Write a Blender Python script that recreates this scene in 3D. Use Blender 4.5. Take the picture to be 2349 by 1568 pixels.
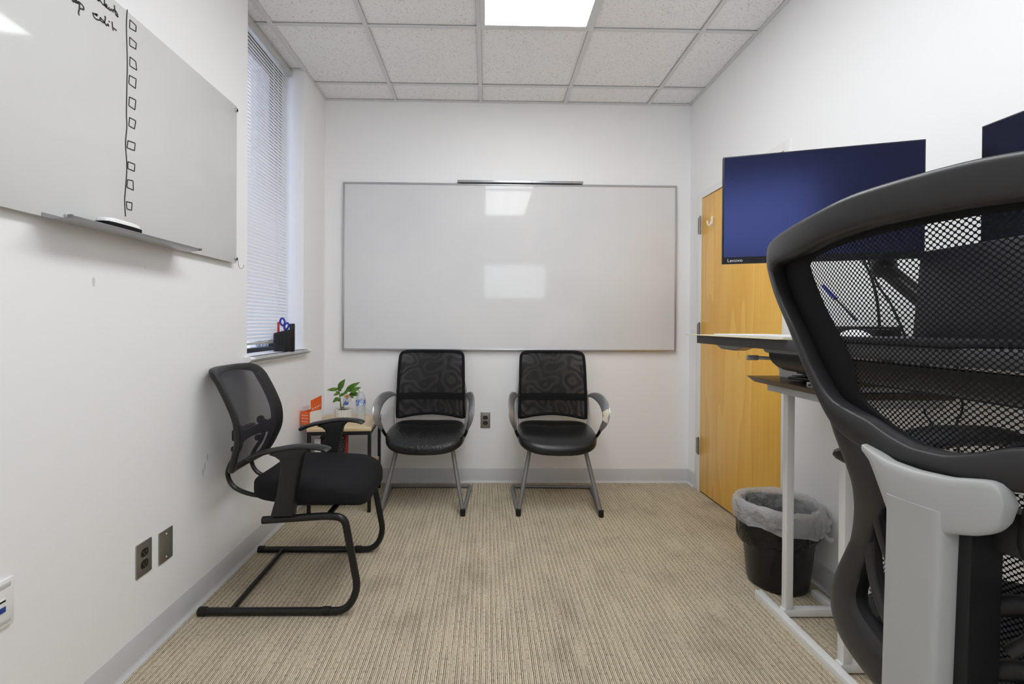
import bpy, bmesh, math, random
from math import sin, cos, pi, radians, sqrt
from mathutils import Vector, Matrix
random.seed(7)
for o in list(bpy.data.objects): bpy.data.objects.remove(o)
SC = bpy.context.scene
COL = SC.collection
# ------------------------------------------------------------------ camera, world, exposure
W, H = 2349, 1568
FPX, PX, PY, YAW, ROLL, PIT, CZ = 1065.15, 1134.15, 749.84, .0174, .0062, -.0063, 1.1515
r0 = Vector((cos(YAW), -sin(YAW), 0)); FW = Vector((sin(YAW)*cos(PIT), cos(YAW)*cos(PIT), sin(PIT)))
U0 = Vector((-sin(YAW)*sin(PIT), -cos(YAW)*sin(PIT), cos(PIT)))
RT = r0*cos(ROLL)+U0*sin(ROLL); UP = -r0*sin(ROLL)+U0*cos(ROLL); CO = Vector((0, 0, CZ))
cd = bpy.data.cameras.new('camera'); cam = bpy.data.objects.new('camera', cd); COL.objects.link(cam)
M = Matrix((RT, UP, -FW)).transposed().to_4x4(); M.translation = CO; cam.matrix_world = M
cd.sensor_width = 36; cd.sensor_fit = 'HORIZONTAL'; cd.lens = 36*FPX/W
cd.shift_x = (W/2-PX)/W; cd.shift_y = (PY-H/2)/W; cd.clip_start = .02
SC.camera = cam
wd = bpy.data.worlds.new('daylight'); SC.world = wd; wd.use_nodes = True
wd.node_tree.nodes['Background'].inputs[0].default_value = (.86, .93, 1, 1)
wd.node_tree.nodes['Background'].inputs[1].default_value = 4.2
SC.view_settings.view_transform = 'Standard'; SC.view_settings.look = 'None'
SC.view_settings.gamma = 1; SC.view_settings.use_curve_mapping = False
SC.view_settings.exposure = 0.49
LAMP = 6.6            # radiance of the ceiling panels
SC.cycles.use_denoising = True
SC.cycles.max_bounces = 14; SC.cycles.diffuse_bounces = 8; SC.cycles.transparent_max_bounces = 24

def at(u, v, X=None, Y=None, Z=None):       # the world point a pixel of the photograph shows on a given plane
    d = FW+RT*((u-PX)/FPX)-UP*((v-PY)/FPX)
    t = X/d.x if X is not None else Y/d.y if Y is not None else (Z-CZ)/d.z
    return CO+d*t
# ------------------------------------------------------------------ materials
def srgb(*c):
    o = []
    for x in c:
        x /= 255; o.append(x/12.92 if x <= .04045 else ((x+.055)/1.055)**2.4)
    return (*o, 1)
def mat(name, col, rough=.5, metal=0, spec=.5, bump=None, coat=0, trans=0, alpha=1, ior=1.45, sub=None, emit=None, mix=None, coatr=.05):
    m = bpy.data.materials.new(name); m.use_nodes = True; n = m.node_tree.nodes; l = m.node_tree.links
    b = n['Principled BSDF']
    b.inputs['Base Color'].default_value = col if len(col) == 4 else srgb(*col)
    b.inputs['Roughness'].default_value = rough; b.inputs['Metallic'].default_value = metal
    b.inputs['Specular IOR Level'].default_value = spec; b.inputs['IOR'].default_value = ior
    b.inputs['Coat Weight'].default_value = coat; b.inputs['Coat Roughness'].default_value = coatr
    b.inputs['Transmission Weight'].default_value = trans; b.inputs['Alpha'].default_value = alpha
    if emit: b.inputs['Emission Color'].default_value = emit[0]; b.inputs['Emission Strength'].default_value = emit[1]
    tc = n.new('ShaderNodeTexCoord')
    if mix:   # (colour2, scale, contrast lo, hi)
        t = n.new('ShaderNodeTexNoise'); t.inputs['Scale'].default_value = mix[1]; t.inputs['Detail'].default_value = 5
        l.new(tc.outputs['Object'], t.inputs[0])
        r = n.new('ShaderNodeValToRGB'); r.color_ramp.elements[0].position = mix[2]; r.color_ramp.elements[1].position = mix[3]
        r.color_ramp.elements[0].color = b.inputs['Base Color'].default_value; c2 = mix[0]; r.color_ramp.elements[1].color = c2 if len(c2) == 4 else srgb(*c2)
        l.new(t.outputs[0], r.inputs[0]); l.new(r.outputs[0], b.inputs['Base Color'])
    if bump:  # (scale, strength, distance)
        t = n.new('ShaderNodeTexNoise'); t.inputs['Scale'].default_value = bump[0]; t.inputs['Detail'].default_value = 4
        l.new(tc.outputs['Object'], t.inputs[0])
        bp = n.new('ShaderNodeBump'); bp.inputs['Strength'].default_value = bump[1]; bp.inputs['Distance'].default_value = bump[2] if len(bump) > 2 else .001
        l.new(t.outputs[0], bp.inputs['Height']); l.new(bp.outputs[0], b.inputs['Normal'])
    return m
def math_node(nt, op, a, b=None, c=None):
    x = nt.nodes.new('ShaderNodeMath'); x.operation = op
    for i, q in enumerate((a, b, c)):
        if q is None: continue
        if isinstance(q, (int, float)): x.inputs[i].default_value = q
        else: nt.links.new(q, x.inputs[i])
    return x.outputs[0]
def ramp(nt, fac, stops, interp='LINEAR'):
    r = nt.nodes.new('ShaderNodeValToRGB'); r.color_ramp.interpolation = interp; e = r.color_ramp.elements
    while len(e) < len(stops): e.new(.5)
    for q, (p, c) in zip(e, stops): q.position = p; q.color = c
    nt.links.new(fac, r.inputs[0]); return r.outputs[0]
WALLC = (244, 244, 245)
M_wall = mat('wall_paint', WALLC, .55, bump=(220, .12, .0006))
def scuff(m, spots):
    nt = m.node_tree; b = nt.nodes['Principled BSDF']; tc = nt.nodes.new('ShaderNodeTexCoord'); t = nt.nodes.new('ShaderNodeTexNoise'); t.inputs['Scale'].default_value = 70; nt.links.new(tc.outputs['Object'], t.inputs[0])
    acc = None
    for (x, y, z, rx_, ry_, rz_) in spots:
        mp = nt.nodes.new('ShaderNodeMapping'); mp.inputs['Location'].default_value = (-x/rx_, -y/ry_, -z/rz_); mp.inputs['Scale'].default_value = (1/rx_, 1/ry_, 1/rz_); nt.links.new(tc.outputs['Object'], mp.inputs[0])
        ln = nt.nodes.new('ShaderNodeVectorMath'); ln.operation = 'LENGTH'; nt.links.new(mp.outputs[0], ln.inputs[0])
        v = math_node(nt, 'MAXIMUM', math_node(nt, 'SUBTRACT', 1.0, ln.outputs['Value']), 0.0); acc = v if acc is None else math_node(nt, 'MAXIMUM', acc, v)
    f = math_node(nt, 'MULTIPLY', math_node(nt, 'GREATER_THAN', math_node(nt, 'MULTIPLY', acc, t.outputs[0]), .26), .38)
    mx = nt.nodes.new('ShaderNodeMix'); mx.data_type = 'RGBA'; nt.links.new(f, mx.inputs[0]); mx.inputs[6].default_value = b.inputs['Base Color'].default_value; mx.inputs[7].default_value = srgb(150, 148, 145); nt.links.new(mx.outputs[2], b.inputs['Base Color'])
M_wall_left = mat('wall_paint_scuffed', WALLC, .55, bump=(220, .12, .0006))
_p = [at(u, v, X=-1.1685) for u, v in ((470, 1070), (476, 1050), (466, 1083), (215, 646), (333, 612))]
scuff(M_wall_left, [(q.x, q.y, q.z, .03, .012 if k != 4 else .004, .03 if k < 4 else .02) for k, q in enumerate(_p)])
M_ceilbar = mat('ceiling_grid_metal', (222, 222, 224), .45)
M_base = mat('vinyl_baseboard', (207, 207, 210), .4, mix=((200, 200, 203), 3, .4, .65))
M_white = mat('white_gloss_paint', (238, 238, 238), .35)
M_board = mat('whiteboard_enamel', (226, 226, 227), .05, spec=.36, mix=((216, 217, 220), 1.3, .35, .7))
M_glass = mat('glass_board_white', (218, 218, 217), .07, spec=.42, mix=((209, 209, 209), 1.1, .35, .7))
M_alu = mat('brushed_aluminium', (188, 188, 190), .32, .85, bump=(300, .1))
M_steel = mat('steel_plate', (150, 146, 140), .38, .8, bump=(400, .1))
M_silver = mat('silver_painted_metal', (160, 160, 162), .3, .6)
M_greyleg = mat('grey_painted_steel', (128, 126, 126), .38, .35)
M_black = mat('black_plastic', (26, 26, 27), .42, bump=(700, .25, .0003))
M_blackmetal = mat('black_powdercoat', (20, 20, 21), .35)
M_blackfab = mat('black_fabric', (24, 24, 26), .85, bump=(1500, .5, .0005), spec=.25)
M_leather = mat('black_leather', (22, 22, 23), .32, bump=(90, .25, .002), spec=.55)
M_rubber = mat('dark_rubber', (22, 20, 18), .7)
M_ink = mat('black_marker_ink', (48, 46, 46), .5)
M_greyplas = mat('grey_plastic', (172, 172, 170), .38, bump=(500, .15, .0002))
M_darkgrey = mat('dark_grey_plastic', (48, 47, 48), .36, bump=(900, .35, .0003))
M_screen = mat('screen_glass', (24, 24, 26), .2, spec=.75)
M_screen.node_tree.nodes['Principled BSDF'].inputs['Specular Tint'].default_value = (.26, .33, 1, 1)
M_bezel = mat('bezel_plastic', (30, 30, 36), .4)
M_deskwhite = mat('white_desk_metal', (226, 226, 224), .35)
M_paper = mat('paper', (232, 232, 232), .8)
M_manila = mat('manila_card', (210, 200, 165), .8)
M_hole = mat('black_slot', (8, 8, 8), .6)
M_txtw = mat('white_lettering', (220, 220, 225), .5)

def carpet():
    m = bpy.data.materials.new('loop_carpet'); m.use_nodes = True; nt = m.node_tree; n = nt.nodes; l = nt.links; b = n['Principled BSDF']
    b.inputs['Roughness'].default_value = .95; b.inputs['Specular IOR Level'].default_value = .1
    tc = n.new('ShaderNodeTexCoord'); sp = n.new('ShaderNodeSeparateXYZ'); l.new(tc.outputs['Object'], sp.inputs[0])
    x, y = sp.outputs[0], sp.outputs[1]
    def noise(sx, sy, det=2):
        mp = n.new('ShaderNodeMapping'); mp.inputs['Scale'].default_value = (sx, sy, 1); l.new(tc.outputs['Object'], mp.inputs[0])
        t = n.new('ShaderNodeTexNoise'); t.inputs['Scale'].default_value = 1; t.inputs['Detail'].default_value = det; l.new(mp.outputs[0], t.inputs[0]); return t.outputs[0]
    wob = noise(30, 14)
    xx = math_node(nt, 'ADD', x, math_node(nt, 'MULTIPLY', math_node(nt, 'SUBTRACT', wob, .5), .004))
    fr = math_node(nt, 'FRACT', math_node(nt, 'DIVIDE', xx, .0198))
    L, T, Dk, D2, L2 = srgb(234, 224, 203), srgb(200, 188, 165), srgb(92, 82, 67), srgb(150, 137, 115), srgb(216, 203, 178)
    c = ramp(nt, fr, [(0, L), (.07, L), (.11, D2), (.17, Dk), (.25, D2), (.33, L2), (.42, T), (.49, Dk), (.55, Dk), (.60, L2), (.67, L2), (.74, T), (.86, D2), (.93, T), (1, L)])
    dash = noise(330, 70, 1); brk = noise(50, 4, 2)
    mx = n.new('ShaderNodeMix'); mx.data_type = 'RGBA'
    l.new(ramp(nt, brk, [(.48, (0, 0, 0, 1)), (.68, (.7, .7, .7, 1))]), mx.inputs[0]); l.new(c, mx.inputs[6]); mx.inputs[7].default_value = T
    m2 = n.new('ShaderNodeMix'); m2.data_type = 'RGBA'; m2.blend_type = 'MULTIPLY'; m2.inputs[0].default_value = 1
    l.new(mx.outputs[2], m2.inputs[6]); l.new(ramp(nt, dash, [(.30, (.55, .53, .50, 1)), (.46, (1, 1, 1, 1)), (.75, (1.06, 1.06, 1.06, 1))]), m2.inputs[7])
    m3 = n.new('ShaderNodeMix'); m3.data_type = 'RGBA'; m3.blend_type = 'MULTIPLY'; m3.inputs[0].default_value = 1
    l.new(m2.outputs[2], m3.inputs[6]); l.new(ramp(nt, noise(5, 4, 5), [(.3, (.80, .79, .78, 1)), (.46, (.96, .96, .96, 1)), (.62, (1.02, 1.02, 1.01, 1))]), m3.inputs[7])
    l.new(m3.outputs[2], b.inputs['Base Color'])
    bp = n.new('ShaderNodeBump'); bp.inputs['Strength'].default_value = .5; bp.inputs['Distance'].default_value = .002
    l.new(dash, bp.inputs['Height']); l.new(bp.outputs[0], b.inputs['Normal']); return m
def tile_mat():
    m = bpy.data.materials.new('ceiling_tile'); m.use_nodes = True; nt = m.node_tree; n = nt.nodes; l = nt.links; b = n['Principled BSDF']
    b.inputs['Roughness'].default_value = .9; b.inputs['Specular IOR Level'].default_value = .1
    tc = n.new('ShaderNodeTexCoord'); t = n.new('ShaderNodeTexNoise'); t.inputs['Scale'].default_value = 120; t.inputs['Detail'].default_value = 2; l.new(tc.outputs['Object'], t.inputs[0])
    t2 = n.new('ShaderNodeTexNoise'); t2.inputs['Scale'].default_value = 5; l.new(tc.outputs['Object'], t2.inputs[0])
    s = math_node(nt, 'ADD', t.outputs[0], math_node(nt, 'MULTIPLY', t2.outputs[0], .08))
    l.new(ramp(nt, s, [(.33, srgb(205, 204, 204)), (.42, srgb(246, 246, 248)), (.7, srgb(250, 250, 252))]), b.inputs['Base Color'])
    bp = n.new('ShaderNodeBump'); bp.inputs['Strength'].default_value = .6; bp.inputs['Distance'].default_value = .002
    l.new(t.outputs[0], bp.inputs['Height']); l.new(bp.outputs[0], b.inputs['Normal']); return m
def wood(name, ca, cb, scale, stretch, rough=.3, dirn='Z', coat=.2):
    m = bpy.data.materials.new(name); m.use_nodes = True; nt = m.node_tree; n = nt.nodes; l = nt.links; b = n['Principled BSDF']
    b.inputs['Roughness'].default_value = rough; b.inputs['Coat Weight'].default_value = coat; b.inputs['Coat Roughness'].default_value = .25
    tc = n.new('ShaderNodeTexCoord'); mp = n.new('ShaderNodeMapping'); l.new(tc.outputs['Object'], mp.inputs[0])
    sc = [scale]*3; sc['XYZ'.index(dirn)] = scale*stretch; mp.inputs['Scale'].default_value = sc
    t = n.new('ShaderNodeTexNoise'); t.inputs['Scale'].default_value = 1; t.inputs['Detail'].default_value = 3; l.new(mp.outputs[0], t.inputs[0])
    rings = math_node(nt, 'FRACT', math_node(nt, 'MULTIPLY', t.outputs[0], 9))
    mp2 = n.new('ShaderNodeMapping'); l.new(tc.outputs['Object'], mp2.inputs[0]); s2 = [scale*30]*3; s2['XYZ'.index(dirn)] = scale*.8; mp2.inputs['Scale'].default_value = s2
    t2 = n.new('ShaderNodeTexNoise'); t2.inputs['Scale'].default_value = 1; l.new(mp2.outputs[0], t2.inputs[0])
    f = math_node(nt, 'ADD', math_node(nt, 'MULTIPLY', rings, .45), math_node(nt, 'MULTIPLY', t2.outputs[0], .6))
    l.new(ramp(nt, f, [(.15, ca), (.85, cb)]), b.inputs['Base Color']); return m
M_carpet = carpet(); M_tile = tile_mat()
M_door = wood('honey_maple_door', srgb(250, 202, 98), srgb(236, 176, 66), 2.2, .12)
M_doorcore = wood('maple_door_edge', srgb(196, 128, 30), srgb(180, 112, 22), 6, .1)
M_tablewood = wood('light_oak_laminate', srgb(220, 200, 162), srgb(196, 172, 132), 9, .12, .45, 'X', 0)
M_deskwood = wood('dark_walnut_laminate', srgb(88, 72, 58), srgb(70, 56, 46), 8, .1, .35, 'Y', .1)

def mesh_fabric(name, pitch, hole, thread=(20, 20, 22), moire=0.0, base_open=1.0, cell=1.0, rough=.7):
    """open woven mesh: staggered oval holes let what is behind show through"""
    m = bpy.data.materials.new(name); m.use_nodes = True; nt = m.node_tree; n = nt.nodes; l = nt.links; b = n['Principled BSDF']
    b.inputs['Base Color'].default_value = srgb(*thread); b.inputs['Roughness'].default_value = rough; b.inputs['Specular IOR Level'].default_value = .3
    uv = n.new('ShaderNodeUVMap'); sp = n.new('ShaderNodeSeparateXYZ'); l.new(uv.outputs[0], sp.inputs[0])
    u = math_node(nt, 'DIVIDE', sp.outputs[0], pitch); v = math_node(nt, 'DIVIDE', sp.outputs[1], pitch*cell)
    def dots(uo, vo):
        a = math_node(nt, 'SUBTRACT', math_node(nt, 'FRACT', math_node(nt, 'ADD', u, uo)), .5)
        c = math_node(nt, 'SUBTRACT', math_node(nt, 'FRACT', math_node(nt, 'ADD', v, vo)), .5)
        return math_node(nt, 'SQRT', math_node(nt, 'ADD', math_node(nt, 'MULTIPLY', a, a), math_node(nt, 'MULTIPLY', math_node(nt, 'MULTIPLY', c, c), cell*cell)))
    d = math_node(nt, 'MINIMUM', dots(0, 0), dots(.5, .5))
    fac = math_node(nt, 'LESS_THAN', d, hole)
    if moire:
        t = n.new('ShaderNodeTexNoise'); t.inputs['Scale'].default_value = 5; t.inputs['Detail'].default_value = 1; l.new(uv.outputs[0], t.inputs[0])
        w = math_node(nt, 'SINE', math_node(nt, 'MULTIPLY', t.outputs[0], 60))
        fac = math_node(nt, 'MULTIPLY', fac, math_node(nt, 'ADD', math_node(nt, 'MULTIPLY', w, moire), base_open))
    elif base_open != 1.0: fac = math_node(nt, 'MULTIPLY', fac, base_open)
    tr = n.new('ShaderNodeBsdfTransparent'); mx = n.new('ShaderNodeMixShader')
    l.new(fac, mx.inputs[0]); l.new(b.outputs[0], mx.inputs[1]); l.new(tr.outputs[0], mx.inputs[2])
    l.new(mx.outputs[0], n['Material Output'].inputs[0]); return m
M_mesh_big = mesh_fabric('open_chair_mesh', .0066, .285, (16, 16, 18))
M_mesh_guest = mesh_fabric('fine_double_mesh', .0030, .33, (30, 29, 30), .09, .14)
M_mesh_left = mesh_fabric('fine_chair_mesh', .0032, .30, (50, 49, 56), .0, .42)
def translucent(name, col, frac, tcol=(1, 1, 1, 1), bump=None, rough=.3):
    m = mat(name, col, rough, bump=bump); nt = m.node_tree; n = nt.nodes; l = nt.links
    tr = n.new('ShaderNodeBsdfTransparent'); tr.inputs[0].default_value = tcol; mx = n.new('ShaderNodeMixShader'); mx.inputs[0].default_value = frac
    l.new(n['Principled BSDF'].outputs[0], mx.inputs[1]); l.new(tr.outputs[0], mx.inputs[2]); l.new(mx.outputs[0], n['Material Output'].inputs[0]); return m
M_liner = translucent('clear_bin_liner', (250, 250, 252), .38, bump=(22, 1, .04), rough=.25)
_nt = M_liner.node_tree; _b = _nt.nodes['Principled BSDF']; _t = _nt.nodes.new('ShaderNodeBsdfTranslucent'); _t.inputs[0].default_value = (.95, .95, .96, 1)
_m = _nt.nodes.new('ShaderNodeMixShader'); _m.inputs[0].default_value = .45; _x = [q for q in _nt.nodes if q.type == 'MIX_SHADER' and q != _m][0]
_nt.links.new(_b.outputs[0], _m.inputs[1]); _nt.links.new(_t.outputs[0], _m.inputs[2]); _nt.links.new(_m.outputs[0], _x.inputs[1])
M_bottle = translucent('clear_bottle', (215, 222, 228), .62, bump=(60, .3, .003), rough=.08)

# ------------------------------------------------------------------ mesh building
class MB:
    def __init__(s): s.v = []; s.f = []; s.uv = {}
    def add(s, vs, fs):
        k = len(s.v); s.v += [tuple(v) for v in vs]; s.f += [tuple(i+k for i in f) for f in fs]; return s
    def box(s, c, d, bev=0, rot=None, seg=2):
        bm = bmesh.new(); bmesh.ops.create_cube(bm, size=1); bmesh.ops.scale(bm, vec=d, verts=bm.verts)
        if bev: bmesh.ops.bevel(bm, geom=bm.edges[:], offset=min(bev, min(d)*.49), segments=seg, profile=.5, affect='EDGES')
        R = rot if rot is not None else Matrix.Identity(3); bm.verts.ensure_lookup_table()
        s.add([R@v.co+Vector(c) for v in bm.verts], [[v.index for v in f.verts] for f in bm.faces]); bm.free(); return s
    def bx(s, x0, x1, y0, y1, z0, z1, bev=0): return s.box(((x0+x1)/2, (y0+y1)/2, (z0+z1)/2), (abs(x1-x0), abs(y1-y0), abs(z1-z0)), bev)
    def sweep(s, path, prof, up=None, closed=False, scale=None):
        """prof: list of (side, up) offsets; scale: per-point (a,b) factors"""
        P = [Vector(p) for p in path]; n = len(P); m = len(prof); vs = []; fs = []; side = None
        for i in range(n):
            t = (P[(i+1) % n]-P[i-1]) if closed else (P[min(i+1, n-1)]-P[max(i-1, 0)])
            t.normalize()
            if up is not None:
                uu = Vector(up(i) if callable(up) else up); sd = t.cross(uu).normalized(); u2 = sd.cross(t)
            else:
                if side is None: a = Vector((0, 0, 1)) if abs(t.z) < .9 else Vector((1, 0, 0)); sd = t.cross(a).normalized()
                else: sd = (side-t*side.dot(t)).normalized()
                side = sd; u2 = sd.cross(t)
            a, b = scale[i] if scale else (1, 1)
            vs += [P[i]+sd*(x*a)+u2*(y*b) for x, y in prof]
        for i in range(n if closed else n-1):
            for j in range(m): fs.append((i*m+j, ((i+1) % n)*m+j, ((i+1) % n)*m+(j+1) % m, i*m+(j+1) % m))
        if not closed: fs += [tuple(range(m)), tuple(range((n-1)*m, n*m))[::-1]]
        return s.add(vs, fs)
    def tube(s, path, r, n=12, closed=False, rs=None, ry=None):
        pr = [(cos(2*pi*k/n)*r, sin(2*pi*k/n)*(ry or r)) for k in range(n)]
        return s.sweep(path, pr, closed=closed, scale=[(q, q) for q in rs] if rs else None)
    def cyl(s, c, r, h, axis='Z', n=24, r2=None, bev=0):
        r2 = r if r2 is None else r2; c = Vector(c); A = {'X': (1, 2, 0), 'Y': (2, 0, 1), 'Z': (0, 1, 2)}[axis]
        prof = [(0, -h/2), (r-bev, -h/2), (r, -h/2+bev), (r2, h/2-bev), (r2-bev, h/2), (0, h/2)] if bev else [(0, -h/2), (r, -h/2), (r2, h/2), (0, h/2)]
        return s.lathe(prof, c, n, A)
    def lathe(s, prof, c=(0, 0, 0), n=32, A=(0, 1, 2), fn=None):
        c = Vector(c); vs = []; fs = []; m = len(prof)
        for k in range(n):
            a = 2*pi*k/n
            for (r, z) in prof:
                p = [0, 0, 0]; rr, zz = (r, z) if fn is None else fn(r, z, a); p[A[0]] = rr*cos(a); p[A[1]] = rr*sin(a); p[A[2]] = zz; vs.append(c+Vector(p))
        for k in range(n):
            for j in range(m-1): fs.append((k*m+j, ((k+1) % n)*m+j, ((k+1) % n)*m+j+1, k*m+j+1))
        return s.add(vs, fs)
    def prism(s, poly, fn, bev=0):
        """poly: 2D points; fn(x,y,t) -> 3D with t 0/1 for the two faces"""
        bm = bmesh.new(); n = len(poly)
        a = [bm.verts.new(fn(x, y, 0)) for x, y in poly]; b = [bm.verts.new(fn(x, y, 1)) for x, y in poly]
        bm.faces.new(a); bm.faces.new(b[::-1])
        for i in range(n): bm.faces.new((a[i], b[i], b[(i+1) % n], a[(i+1) % n]))
        bmesh.ops.recalc_face_normals(bm, faces=bm.faces)
        if bev:
            es = [e for e in bm.edges if (e.verts[0] in a) == (e.verts[1] in a)]
            bmesh.ops.bevel(bm, geom=es, offset=bev, segments=3, profile=.5, affect='EDGES', clamp_overlap=True)
        big = [f for f in bm.faces if len(f.verts) > 4]; bmesh.ops.triangulate(bm, faces=big)
        bm.verts.index_update(); s.add([v.co.copy() for v in bm.verts], [[v.index for v in f.verts] for f in bm.faces]); bm.free(); return s
    def grid(s, fn, nu, nv, closed_u=False, uvf=None):
        k0 = len(s.v); vs = [fn(i/nu, j/nv) for i in range(nu+(0 if closed_u else 1)) for j in range(nv+1)]; fs = []; q = nu if closed_u else nu+1
        for i in range(nu):
            for j in range(nv): fs.append((i*(nv+1)+j, ((i+1) % q)*(nv+1)+j, ((i+1) % q)*(nv+1)+j+1, i*(nv+1)+j+1))
        s.add(vs, fs)
        if uvf:
            for i in range(nu+1):
                for j in range(nv+1): s.uv[k0+i*(nv+1)+j] = uvf(i/nu, j/nv)
        return s
    def superell(s, c, a, b, h, e1, e2, fn=None, nu=48, nv=24):
        sg = lambda x, e: math.copysign(abs(x)**e, x); vs = []; fs = []; c = Vector(c)
        for i in range(nu):
            th = 2*pi*i/nu
            for j in range(nv+1):
                ph = -pi/2+pi*j/nv; x = a*sg(cos(ph), e1)*sg(cos(th), e2); y = b*sg(cos(ph), e1)*sg(sin(th), e2); z = h*sg(sin(ph), e1)
                p = Vector((x, y, z)); p = Vector(fn(x, y, z)) if fn else p; vs.append(c+p)
        for i in range(nu):
            for j in range(nv): fs.append((i*(nv+1)+j, ((i+1) % nu)*(nv+1)+j, ((i+1) % nu)*(nv+1)+j+1, i*(nv+1)+j+1))
        return s.add(vs, fs)
    def xf(s, fn): s.v = [tuple(fn(Vector(v))) for v in s.v]; return s
    def build(s, name, m, parent=None, origin=None, ang=40):
        me = bpy.data.meshes.new(name); og = Vector(origin) if origin is not None else None
        if og is None and parent is not None: og = Vector(parent.get('_o', (0, 0, 0)))
        if og is None: og = Vector((0, 0, 0))
        me.from_pydata([Vector(v)-og for v in s.v], [], s.f)
        bm = bmesh.new(); bm.from_mesh(me)
        if not s.uv: bmesh.ops.remove_doubles(bm, verts=bm.verts, dist=1e-6)
        bmesh.ops.recalc_face_normals(bm, faces=bm.faces); bm.to_mesh(me); bm.free()
        if s.uv:
            ul = me.uv_layers.new(name='UVMap')
            for lp in me.loops: ul.data[lp.index].uv = s.uv.get(lp.vertex_index, (0, 0))
        me.shade_smooth(); me.set_sharp_from_angle(angle=radians(ang)); me.materials.append(m if m else translucent('window_pane', (200, 220, 235), .95, rough=.05))
        o = bpy.data.objects.new(name, me); COL.objects.link(o)
        if parent is not None:
            o.parent = parent; o['_o'] = tuple(og)
        else: o.location = og; o['_o'] = tuple(og)
        return o
def thing(name, label, cat, loc=(0, 0, 0), group=None, local=False, rz=0):
    """an Empty at the thing's base; parts are given in world coordinates unless local"""
    o = bpy.data.objects.new(name, None); COL.objects.link(o); o.empty_display_size = .05
    o.location = loc; o.rotation_euler = (0, 0, rz); o['label'] = label; o['category'] = cat; o['_o'] = (0, 0, 0) if local else tuple(loc)
    if group: o['group'] = group
    return o
def tag(o, label, cat, group=None):
    o['label'] = label; o['category'] = cat
    if group: o['group'] = group
    return o
def struct(o): o['kind'] = 'structure'; return o
def cat_rom(P, n=8, closed=False):
    P = [Vector(p) for p in P]; o = []; N = len(P)
    for i in range(N if closed else N-1):
        a, b, c, d = (P[(i-1) % N], P[i], P[(i+1) % N], P[(i+2) % N]) if closed else (P[max(i-1, 0)], P[i], P[i+1], P[min(i+2, N-1)])
        for k in range(n):
            t = k/n; o.append(.5*((2*b)+(c-a)*t+(2*a-5*b+4*c-d)*t*t+(3*b-a-3*c+d)*t*t*t))
    if not closed: o.append(P[-1])
    return o
def fillet(P, r, n=6):
    P = [Vector(p) for p in P]; o = [P[0]]
    for i in range(1, len(P)-1):
        a, b, c = P[i-1], P[i], P[i+1]; d1 = (a-b); d2 = (c-b); rr = min(r, d1.length*.49, d2.length*.49); p1 = b+d1.normalized()*rr; p2 = b+d2.normalized()*rr
        for k in range(n+1): t = k/n; o.append(p1*(1-t)**2+b*2*t*(1-t)+p2*t*t)
    o.append(P[-1]); return o
def lettering(text, size, fn, name, m, parent, depth=.0004):
    cu = bpy.data.curves.new(name, 'FONT'); cu.body = text; cu.size = size; cu.resolution_u = 4
    to = bpy.data.objects.new(name, cu); me = bpy.data.meshes.new_from_object(to); b = MB(); b.add([fn(v.co.x, v.co.y) for v in me.vertices], [tuple(p.vertices) for p in me.polygons])
    bpy.data.objects.remove(to); return b.build(name, m, parent)

# ------------------------------------------------------------------ the room
XL, XR, YB, ZT, YR = -1.1685, 1.4867, 3.377, 2.754, -.75
XW, YW0, YW1 = -1.305, 2.2876, 2.9859
SILL = .985
struct(MB().bx(-1.6, 1.9, YR-.1, YB+.1, -.05, 0).build('floor', M_carpet))
struct(MB().bx(-1.6, 1.9, YR-.1, YB+.1, ZT+.008, ZT+.05).build('ceiling', M_tile))
struct(MB().bx(-1.6, 1.9, YB, YB+.1, 0, ZT+.05).build('wall_back', M_wall))
b = MB(); RW = (-.07, .98, 1.60, 2.20)
b.bx(-1.6, RW[0], YR-.1, YR, 0, ZT+.05).bx(RW[1], 1.9, YR-.1, YR, 0, ZT+.05).bx(RW[0], RW[1], YR-.1, YR, 0, RW[2]).bx(RW[0], RW[1], YR-.1, YR, RW[3], ZT+.05)
struct(b.build('wall_rear', M_wall))
b = MB(); w_ = .03
for q in ((RW[0], RW[0]+w_, RW[2], RW[3]), (RW[1]-w_, RW[1], RW[2], RW[3]), (RW[0], RW[1], RW[2], RW[2]+w_), (RW[0], RW[1], RW[3]-w_, RW[3])): b.bx(q[0], q[1], YR-.06, YR+.006, q[2], q[3], .002)
w2_ = struct(b.build('window_2', M_white)); MB().bx(RW[0]+w_, RW[1]-w_, YR-.04, YR-.036, RW[2]+w_, RW[3]-w_).build('pane', None, w2_)
b = MB(); b.bx(XL-.3, XL, YR-.1, YW0, 0, ZT+.05); b.bx(XL-.3, XL, YW1, YB+.1, 0, ZT+.05); b.bx(XL-.3, XL, YW0, YW1, 0, SILL-.03)
struct(b.build('wall_left', M_wall_left))
DY0, DY1, DZ = 2.305, 3.19, 2.03
b = MB(); b.bx(XR, XR+.2, YR-.1, DY0-.005, 0, ZT+.05); b.bx(XR, XR+.2, DY1+.005, YB+.1, 0, ZT+.05); b.bx(XR, XR+.2, DY0-.005, DY1+.005, DZ+.005, ZT+.05); b.bx(XR+.06, XR+.2, DY0-.005, DY1+.005, 0, DZ+.005)
struct(b.build('wall_right', M_wall))
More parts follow.
